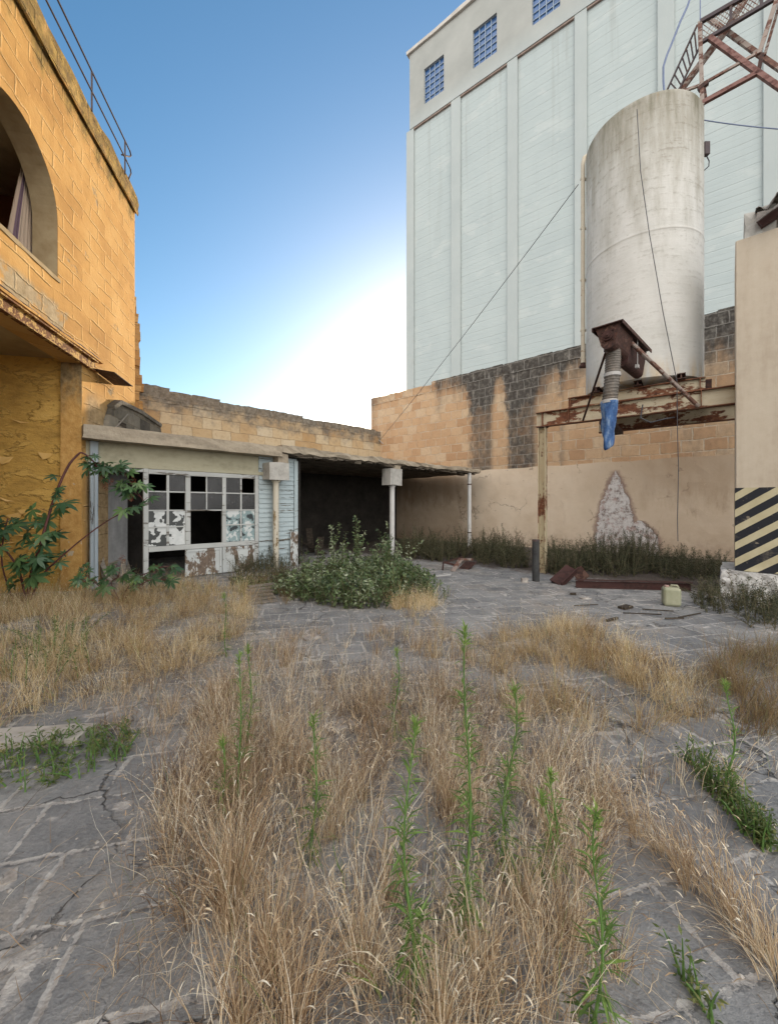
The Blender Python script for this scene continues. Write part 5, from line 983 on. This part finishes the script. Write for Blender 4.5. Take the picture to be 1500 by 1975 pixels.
# small stones and crumbs
m = MB()
for poly, dn in (([(500, 1170), (1000, 1110), (1400, 1200), (1500, 1260), (1000, 1260), (500, 1250)], 14), ([(0, 1540), (300, 1500), (330, 1990), (0, 1990)], 40), ([(1180, 1460), (1560, 1430), (1560, 1990), (1180, 1990)], 60), (Z3, 30), ([(1040, 1130), (1330, 1150), (1300, 1200), (1100, 1180)], 40)):
    for x, y in sample(poly, dn, .35, 61, 3):
        s = abs(random.gauss(0, .008)) + .003; a = random.uniform(0, 3); ca, sa = math.cos(a) * s, math.sin(a) * s
        m.add([(x + ca, y + sa, .001), (x - sa, y + ca * .8, .001), (x - ca, y - sa * 1.2, .001), (x + sa, y - ca, .001), (x + ca * .4, y + sa * .3, s * .8), (x - ca * .3, y - sa * .5, s * .7)], [(0, 1, 4), (1, 5, 4), (1, 2, 5), (2, 3, 5), (3, 4, 5), (3, 0, 4)])
tag(m.build('gravel', M['rubble']), 'small pale stone crumbs strewn over the paving', 'gravel', kind='stuff')

# ---- leaf clouds
class Leaves:
    def __init__(s): s.V = []; s.Q = []; s.R = []; s.n = 0
    def put(s, c, d, nrm, ln, w, rnd, fold=.25, bend=.2):     # c base points, d directions, nrm leaf normals
        d = d / np.linalg.norm(d, axis=1, keepdims=True); sd = np.cross(d, nrm); sd /= np.linalg.norm(sd, axis=1, keepdims=True) + 1e-9; up = np.cross(sd, d)
        L = ln[:, None]; W = w[:, None] / 2; N = len(c)
        p0 = c; m1 = c + d * L * .5 - up * L * bend * .12; p3 = c + d * L - up * L * bend
        l = m1 - sd * W + up * W * fold; r = m1 + sd * W + up * W * fold
        V = np.stack([p0, l, p3, r, m1], 1).reshape(-1, 3); b = (np.arange(N) * 5)[:, None]
        q = np.concatenate([np.concatenate([b, b + 4, b + 2, b + 1], 1), np.concatenate([b, b + 3, b + 2, b + 4], 1)]) + s.n
        s.V.append(V); s.Q.append(q); s.R.append(np.repeat(np.clip(rnd, 0, 1), 5)); s.n += len(V)
    def build(s, name, mat, parent=None): return np_mesh(name, np.concatenate(s.V), np.concatenate(s.Q), mat, np.concatenate(s.R), parent, smooth=False)
def unit(n): v = RNG.normal(0, 1, (n, 3)); return v / np.linalg.norm(v, axis=1, keepdims=True)
# leafy bush: many upright sprigs with leaves all along them
def sprig_plant(name, spots, mat, stem_mat, label, cat, leaf=(.045, .022), per=26, group=None, lean=.35, tone=(0, .9), leafparts='foliage', fan=1):
    root = empty(name, None, (spots[0][0], spots[0][1], 0), 0, label, cat, group); LV = Leaves(); m = MB(); o0 = np.array([spots[0][0], spots[0][1], 0.0])
    for x, y, h in [(q[0], q[1], q[2] * (1 if i == 0 else random.uniform(.45, .95))) for q in spots for i in range(fan)]:
        a = random.uniform(0, 6.28); ln = min(.92, abs(random.gauss(0, lean))) * (.3 if h > 1.0 else 1); n = 6; pts = []
        for i in range(n + 1):
            t = i / n; pts.append(np.array([x + math.cos(a) * ln * h * t ** 1.5, y + math.sin(a) * ln * h * t ** 1.5, h * t * math.sqrt(max(.1, 1 - min(ln, .9) ** 2))]) - o0)
        m.tube([tuple(p) for p in pts], .006, 4, .002, cap=False)
        k = max(5, int(per * h / .5)); t = RNG.uniform(.02, 1, k) ** .85; seg = np.minimum((t * n).astype(int), n - 1); fr = t * n - seg; PT = np.array(pts)
        c = PT[seg] * (1 - fr[:, None]) + PT[seg + 1] * fr[:, None]; az = RNG.uniform(0, 6.28, k); el = RNG.normal(.35, .4, k)
        d = np.stack([np.cos(az) * np.cos(el), np.sin(az) * np.cos(el), np.sin(el)], 1); nr = np.array([0, 0, 1.0]) + RNG.normal(0, .45, (k, 3)); tn = random.uniform(*tone)
        LV.put(c + d * .008, d, nr, RNG.uniform(.6, 1.3, k) * leaf[0], RNG.uniform(.7, 1.2, k) * leaf[1], np.clip(tn * .7 + RNG.uniform(0, .35, k), 0, 1))
    b = m.build('stem', stem_mat, root); at = b.data.attributes.new('rnd', 'FLOAT', 'POINT'); at.data.foreach_set('value', RNG.random(len(b.data.vertices)).astype(np.float32)); LV.build(leafparts, mat, root); return root
def mound(poly, dens, hfun, seed=3, clump=.0):
    p = sample(poly, dens, clump, seed); return [(x, y, hfun(x, y)) for x, y in p]
bc = G(700, 1135)
def bh(x, y): q = math.hypot((x - bc.x) / 1.6, (y - bc.y) / 1.9); return max(.12, (.78 - .5 * q ** 2) * random.uniform(.55, 1.1) * (.45 + 1.05 * float(vnoise(np.array([x]), np.array([y]), 1.9, 14)[0])))
sp = mound([(440, 1122), (520, 1112), (610, 1104), (700, 1100), (800, 1106), (840, 1140), (832, 1162), (740, 1176), (640, 1174), (575, 1162), (500, 1146)], 72, bh, 3, .30)
for px, py, h in ((640, 1112, 1.25), (642, 1114, 1.1), (686, 1120, 1.42), (689, 1122, 1.3), (683, 1119, 1.36), (692, 1121, 1.1), (676, 1120, 1.0), (742, 1110, 1.25), (738, 1112, 1.1), (775, 1112, 1.0), (790, 1115, .8), (610, 1120, .9), (590, 1120, .7)):
    p = G(px, py); sp.append((p.x, p.y, h))
sprig_plant('leafy_bush', sp, M['bush'], M['bush_stem'], 'large dark green leafy bush growing before the open bay of the shed', 'bush', (.078, .042), 19, lean=.45, fan=2, tone=(-.1, 1.1))
sp = mound([(430, 1110), (500, 1090), (590, 1098), (600, 1125), (570, 1145), (450, 1140)], 42, lambda x, y: random.uniform(.2, .5), 4, .3)
sprig_plant('low_bush', sp, M['shrub'], M['bush_stem'], 'low brownish green bush at the foot of the pale blue boards', 'bush', (.04, .014), 30, tone=(.3, 1))
sp = mound([(840, 1130), (868, 1150), (850, 1170), (815, 1165)], 60, lambda x, y: random.uniform(.12, .3), 5)
sprig_plant('low_bush', sp, M['bush'], M['bush_stem'], 'small green trailing bush beside the golden tuft on the paving', 'bush', (.04, .02), 26)
B = Blades(); q_ = [(p[0], p[1]) for p in sp[::9]]
tufts(B, np.array(q_), 14, .5, .3, .5, .003, .06, (.2, .9), .45, .4); tufts(B, sample([(440, 1118), (540, 1108), (590, 1150), (560, 1172), (500, 1168)], 40, .3, 7), 22, .32, .3, .6, .003, .06, (.0, .7), .4, .3, 'field', .3, .1)
tag(B.build('dry_grass', M['straw_brown']), 'brownish straw tangled in and beside the green bush', 'grass', kind='stuff')
# dark shrubs along the foot of the right wall
for pts, h, lab in (([(560, 1075), (600, 1070), (520, 1085), (440, 1098), (455, 1106), (540, 1098)], .55, 'dark spiky shrub before the weatherboards and peeling door panels'),
                ([(775, 1062), (830, 1060), (905, 1066), (900, 1080), (850, 1084), (780, 1080)], .62, 'dark shrub growing in the shade under the shed slab'),
                ([(905, 1068), (950, 1060), (1010, 1078), (1020, 1098), (960, 1096), (915, 1086)], .62, 'reddish brown shrub between the drain pipe and the dark bollard'),
                ([(1048, 1078), (1130, 1078), (1150, 1098), (1110, 1112), (1050, 1108)], .55, 'dark shrub behind the rusted post, beside the white wall patch'),
                ([(1140, 1080), (1250, 1082), (1262, 1108), (1200, 1116), (1140, 1110)], .66, 'dark olive shrub at the foot of the white plaster patch'),
                ([(1255, 1086), (1330, 1086), (1400, 1092), (1396, 1118), (1320, 1122), (1262, 1116)], .42, 'low brown shrub along the wall behind the lying steel beam'),
                ([(1330, 1160), (1390, 1140), (1470, 1148), (1580, 1150), (1580, 1215), (1470, 1218), (1380, 1196)], .36, 'dark green sprawling shrub at the foot of the striped pillar')):
    sp = mound(pts, 46, lambda x, y: h * random.uniform(.7, 1.5) * (.6 + .7 * float(vnoise(np.array([x]), np.array([y]), 1.3, 8)[0])), 6)
    sprig_plant('wall_shrub', sp, M['shrub'], M['bush_stem'], lab, 'shrub', (.038, .012), 55, 'dark shrubs along the walls', .62, (0, 1.1), fan=3)
# low green weeds on the left slab and flowering weed on the right
sp = mound([(-30, 1470), (60, 1440), (150, 1415), (250, 1420), (262, 1450), (200, 1500), (110, 1535), (-30, 1545)], 330, lambda x, y: random.uniform(.06, .17), 8, .36)
sprig_plant('green_weed', sp, M['low_green'], M['weed_stem'], 'low spreading green weed on the slabs at the left edge', 'weed', (.032, .009), 70, None, .7)
sp = mound([(0, 1300), (90, 1230), (170, 1230), (190, 1300), (60, 1350)], 36, lambda x, y: random.uniform(.2, .42), 9, .3)
sprig_plant('green_weed', sp, M['low_green'], M['weed_stem'], 'olive green weed tangled in the golden grass at the left', 'weed', (.035, .012), 40)
fl = []
for t in np.linspace(0, 1, 16):
    p = G(1335 + 150 * t + random.uniform(-8, 8), 1480 + 170 * t + random.uniform(-8, 8)); fl += [(p.x + random.uniform(-.04, .04), p.y + random.uniform(-.03, .03), random.uniform(.06, .2)) for _ in range(6)]
FW = sprig_plant('flowering_weed', fl, M['low_green'], M['weed_stem'], 'straggling green weed with small pale flowers along a joint at the right', 'weed', (.028, .010), 60)
for px, py in ((1420, 1455), (1395, 1462), (1425, 1500), (1430, 1505), (1450, 1535), (1475, 1545), (1368, 1440), (1408, 1487), (1462, 1558), (1380, 1520)):
    p = P(px, py, 2.2) - FW.location; m = MB()
    for k in range(5):
        a = k * 1.257; u = Vector((math.cos(a), math.sin(a), .5)) * .011; v = Vector((-math.sin(a), math.cos(a), 0)) * .006; m.add([p, p + u * .6 + v, p + u, p + u * .6 - v], [(0, 1, 2, 3)])
    m.build('flower', M['petal'], FW)
sp = [(G(1310 + 8 * i, 1880 + 12 * i).x, G(1310 + 8 * i, 1880 + 12 * i).y, random.uniform(.06, .16)) for i in range(9)]
sprig_plant('green_weed', sp, M['low_green'], M['weed_stem'], 'tiny green weed on the bare paving near the lower right corner', 'weed', (.03, .010), 50)

# ---- tall horseweeds
def horseweed(px, ptop, pbase, label, lush=1.0, lean=0.0):
    b = G(px - lean, pbase); h = CAMH + (HY - ptop) / F * b.y; root = empty('horseweed', None, b, 0, label, 'weed', 'tall green horseweeds'); top = Vector((lean / F * b.y, random.uniform(-.03, .03), h))
    n = 12; w1, w2 = random.uniform(0, 6), random.uniform(.008, .02); pts = [Vector((top.x * (i / n) ** 1.3 + w2 * math.sin(w1 + i * .55) - w2 * math.sin(w1), top.y * i / n + w2 * math.sin(w1 * 2 + i * .5) - w2 * math.sin(w1 * 2), h * i / n)) for i in range(n + 1)]
    m = MB(); m.tube(pts, .0055, 6, .0022); s = m.build('stem', M['weed_stem'], root); at = s.data.attributes.new('rnd', 'FLOAT', 'POINT'); at.data.foreach_set('value', RNG.uniform(.2, .9, len(s.data.vertices)).astype(np.float32))
    k = int(230 * h * lush); t = RNG.uniform(.02, 1, k) ** 1.15; seg = np.minimum((t * n).astype(int), n - 1); fr = (t * n - seg)[:, None]; PT = np.array([tuple(p) for p in pts]); c = PT[seg] * (1 - fr) + PT[seg + 1] * fr
    az = RNG.uniform(0, 6.28, k); el = .35 + .45 * t + RNG.normal(0, .22, k) - .5 * (t < .25); d = np.stack([np.cos(az) * np.cos(el), np.sin(az) * np.cos(el), np.sin(el)], 1); nr = np.array([0, 0, 1.]) + RNG.normal(0, .3, (k, 3)) - d * .2
    LV = Leaves(); LV.put(c, d, nr, (.095 - .045 * t) * RNG.uniform(.45, 1.3, k), (.0075 - .0025 * t) * RNG.uniform(.6, 1.4, k), np.clip(.12 + .3 * t + RNG.normal(.12, .2, k), 0, 1), .3, .4)
    k2 = 46; az = RNG.uniform(0, 6.28, k2); el = RNG.uniform(.5, 1.45, k2); d = np.stack([np.cos(az) * np.cos(el), np.sin(az) * np.cos(el), np.sin(el)], 1); c = PT[-1] + np.stack([np.zeros(k2), np.zeros(k2), -RNG.uniform(0, .06, k2)], 1)
    LV.put(c, d, np.array([0, 0, 1.]) + RNG.normal(0, .4, (k2, 3)), RNG.uniform(.02, .05, k2), RNG.uniform(.004, .007, k2), RNG.uniform(.65, 1, k2), .3, .2); LV.build('leaves', M['weed'], root)
horseweed(894, 1212, 1820, 'tallest green horseweed in the middle of the foreground', 1.1, 4)
horseweed(998, 1328, 1700, 'bright topped bushy horseweed just right of the tallest one', 1.5, 14)
horseweed(800, 1403, 1930, 'slender horseweed standing just left of the tallest one', 1.2, 4)
horseweed(1153, 1572, 2010, 'leafy horseweed nearest the bottom edge right of the middle', 1.3, 14)
horseweed(605, 1382, 1660, 'single horseweed with a bright tip amid the pale grass left of middle', .9, 6)
horseweed(480, 1243, 1450, 'thin tall horseweed above the grass clump, right of its twin', .7, 2)
horseweed(458, 1268, 1560, 'thin horseweed rising close left of its twin in the grass clump', .6, -2)
horseweed(432, 1145, 1265, 'distant horseweed before the golden grass near the shed', .7, -4)
horseweed(430, 1425, 1580, 'short horseweed at the left side of the grass clump', .6, -2)
horseweed(766, 1255, 1425, 'small slim horseweed on the paving behind the tallest one', .7, 2)
horseweed(1066, 1498, 1690, 'small horseweed right of the bushy bright topped one', 1.0, 4)
horseweed(1044, 1528, 1690, 'tiny yellowish horseweed with its stem close to a small one', .7, 2)
horseweed(1400, 1318, 1530, 'horseweed standing above the pale flowers at the right', .8, 4)
# broad green grass blades
for px, py, az in ((700, 1860, 2.2), (665, 1720, 2.4), (770, 1880, .6), (735, 1930, 3.1)):
    B = Blades(); p = G(px, py); n = 2; B.put(np.array([[p.x, p.y]] * n), RNG.uniform(.2, .3, n), RNG.uniform(.5, .8, n), az + RNG.normal(0, .3, n), RNG.uniform(.007, .010, n), RNG.uniform(.5, .95, n), 7, .5)
    tag(B.build('grass_tuft', M['weed']), 'broad fresh green grass blades among the dry stalks in front', 'grass', 'broad green grass blades')

# ---- castor plants
def castor_leaf(LVs, c, d, rad, rnd, droop=.35):
    V, Q, Rn = LVs; d = Vector(d); d.z = d.z * .3 - .35; up = Vector((random.gauss(0, .35), -.75 + random.gauss(0, .35), .75)).normalized(); d = (d - up * d.dot(up)).normalized(); s = d.cross(up).normalized(); c = Vector(c)
    def pt(r, a): q = c + d * (r * math.cos(a)) + s * (r * math.sin(a)); return q + up * (-droop * r * r / rad + .06 * rad * random.uniform(-1, 1))
    for k in range(7):
        a = (k - 3) * .72; L = rad * (1.0 - .075 * abs(k - 3)) * random.uniform(.9, 1.05); i = len(V)
        V += [c, pt(L * .42, a - .36), pt(L * .72, a - .17), pt(L, a), pt(L * .72, a + .17), pt(L * .42, a + .36), pt(L * .55, a) + up * -.03 * rad]; Rn += [rnd + random.uniform(-.06, .06)] * 7
        Q += [(i, i + 1, i + 2, i + 6), (i + 6, i + 2, i + 3, i + 3 + 1), (i, i + 6, i + 4, i + 5)]
def castor(label, stems, leaves, heads):
    o = Vector(stems[0][0][0]); o.z = 0; root = empty('castor_plant', None, o, 0, label, 'plant'); LVs = ([], [], [])
    for pts, r0, r1 in stems:
        m = MB(); v = [Vector(p) - o for p in pts]; sm = []
        for i in range(len(v) - 1):
            for j in range(4): t = j / 4; a = v[max(i - 1, 0)]; b = v[i]; c = v[i + 1]; d_ = v[min(i + 2, len(v) - 1)]; sm.append(.5 * (2 * b + (c - a) * t + (2 * a - 5 * b + 4 * c - d_) * t * t + (3 * b - a - 3 * c + d_) * t ** 3))
        sm.append(v[-1]); m.tube(sm, r0, 8, r1, jit=.12); m.build('stem', M['castor_stem'], root, smooth=True)
    m = MB()
    for (p, dr, rad) in leaves:
        b = Vector(p) - o; e = b + Vector(dr) * rad * .9; e.z += rad * .15; m.tube([b, (b + e) / 2 + Vector((0, 0, .03)), e], .004, 5, .003); castor_leaf(LVs, e, Vector(dr), rad, random.uniform(.1, .85))
    m.build('leaf_stalk', M['castor_stem'], root)
    V, Q, Rn = LVs; np_mesh('foliage', [tuple(v) for v in V], Q, M['castor'], Rn, root, smooth=True)
    LV = Leaves()
    for p in heads:
        n = 60; u = unit(n); c = np.array(Vector(p) - o) + u * RNG.uniform(.01, .05, n)[:, None] * np.array([1, 1, 1.6]); LV.put(c, u, unit(n), np.full(n, .018), np.full(n, .014), RNG.random(n))
    if heads: LV.build('seed_head', M['castor_seed'], root)
def along(pts, n, rad, t0=.3, fwd=.35):
    out = []
    for _ in range(n):
        t = random.uniform(t0, 1) * (len(pts) - 1); i = min(int(t), len(pts) - 2); p = Vector(pts[i]).lerp(Vector(pts[i + 1]), t - i); a = random.uniform(0, 6.28)
        out.append((p, Vector((math.cos(a), math.sin(a) * .7 - fwd, random.uniform(-.1, .35))), rad * random.uniform(.65, 1.25)))
    return out
b0 = G(52, 1168); yb = b0.y
s1 = [b0 - Vector((0, 0, .03)), P(60, 1110, yb), P(78, 1050, yb), P(100, 975, yb + .1), P(128, 905, yb + .2), P(150, 877, yb + .3), P(160, 874, yb + .33), P(180, 890, yb + .4), P(205, 930, yb + .5)]
s2 = [b0 + Vector((.03, 0, 0)), P(80, 1112, yb), P(125, 1068, yb), P(175, 1027, yb + .1), P(215, 1000, yb + .2), P(245, 985, yb + .25)]
s3 = [b0, P(38, 1105, yb), P(18, 1070, yb - .1), P(0, 1050, yb - .1), P(-30, 1010, yb - .1)]
s4 = [s1[-2], P(215, 905, yb + .5), P(240, 915, yb + .6), P(262, 945, yb + .7), P(280, 970, yb + .7)]
s5 = [b0 + Vector((-.3, .1, 0)), P(4, 1090, yb), P(8, 1030, yb), P(15, 1000, yb)]
lv = along(s1[1:4], 18, .23, 0) + along([b0 + Vector((-.15, -.1, .25)), b0 + Vector((.2, -.1, .75))], 9, .22, 0) + along(s1[3:5], 4, .15, 0) + along(s1[6:], 9, .17, .2) + along(s4, 20, .175, .2) + along(s3, 9, .20, .3) + along(s5, 8, .19, .5) + [(P(70, 1080, yb), Vector((.4, -.4, .2)), .2), (P(75, 1060, yb), Vector((.6, -.3, .3)), .2), (P(60, 1090, yb), Vector((-.3, -.5, .2)), .19)] + [(Vector(s2[-1]), Vector(v), .19) for v in ((.8, -.4, .2), (.2, -.9, -.1), (1, .2, .3))] + along(s2[1:3], 4, .13, 0)
castor('tall straggling castor plant with red stems and palmate leaves at the yellow wall', [(s1, .024, .012), (s2, .016, .008), (s3, .018, .01), (s4, .009, .005), (s5, .013, .008)], lv, [P(203, 937, yb + .4), P(212, 930, yb + .5), P(258, 928, yb + .6), P(252, 960, yb + .6), P(20, 1025, yb), P(15, 1040, yb)])
b1 = G(232, 1160); y1_ = b1.y
q1 = [b1, P(215, 1125, y1_), P(228, 1112, y1_), P(232, 1090, y1_ + .1)]; q2 = [b1, P(180, 1120, y1_), P(150, 1128, y1_)]; q3 = [b1, P(260, 1118, y1_ + .2), P(320, 1092, y1_ + .3), P(330, 1105, y1_ + .4)]; q4 = [b1, P(285, 1120, y1_), P(330, 1120, y1_ + .2)]; q5 = [b1, P(160, 1105, y1_ + .2), P(165, 1088, y1_ + .3)]
castor('low sprawling castor plant with pale drooping leaves before the shed door', [(q1, .009, .005), (q2, .01, .005), (q3, .011, .005), (q4, .01, .005), (q5, .008, .004)], along(q1, 8, .13) + along(q2, 5, .14) + along(q3, 10, .14) + along(q4, 10, .15) + along(q5, 6, .11) + [(P(225, 1135, y1_), Vector((-.5, -.6, .1)), .22), (P(240, 1112, y1_), Vector((.5, -.6, .2)), .22)], [P(300, 1098, y1_ + .2), P(235, 1078, y1_ + .1), P(270, 1130, y1_)])
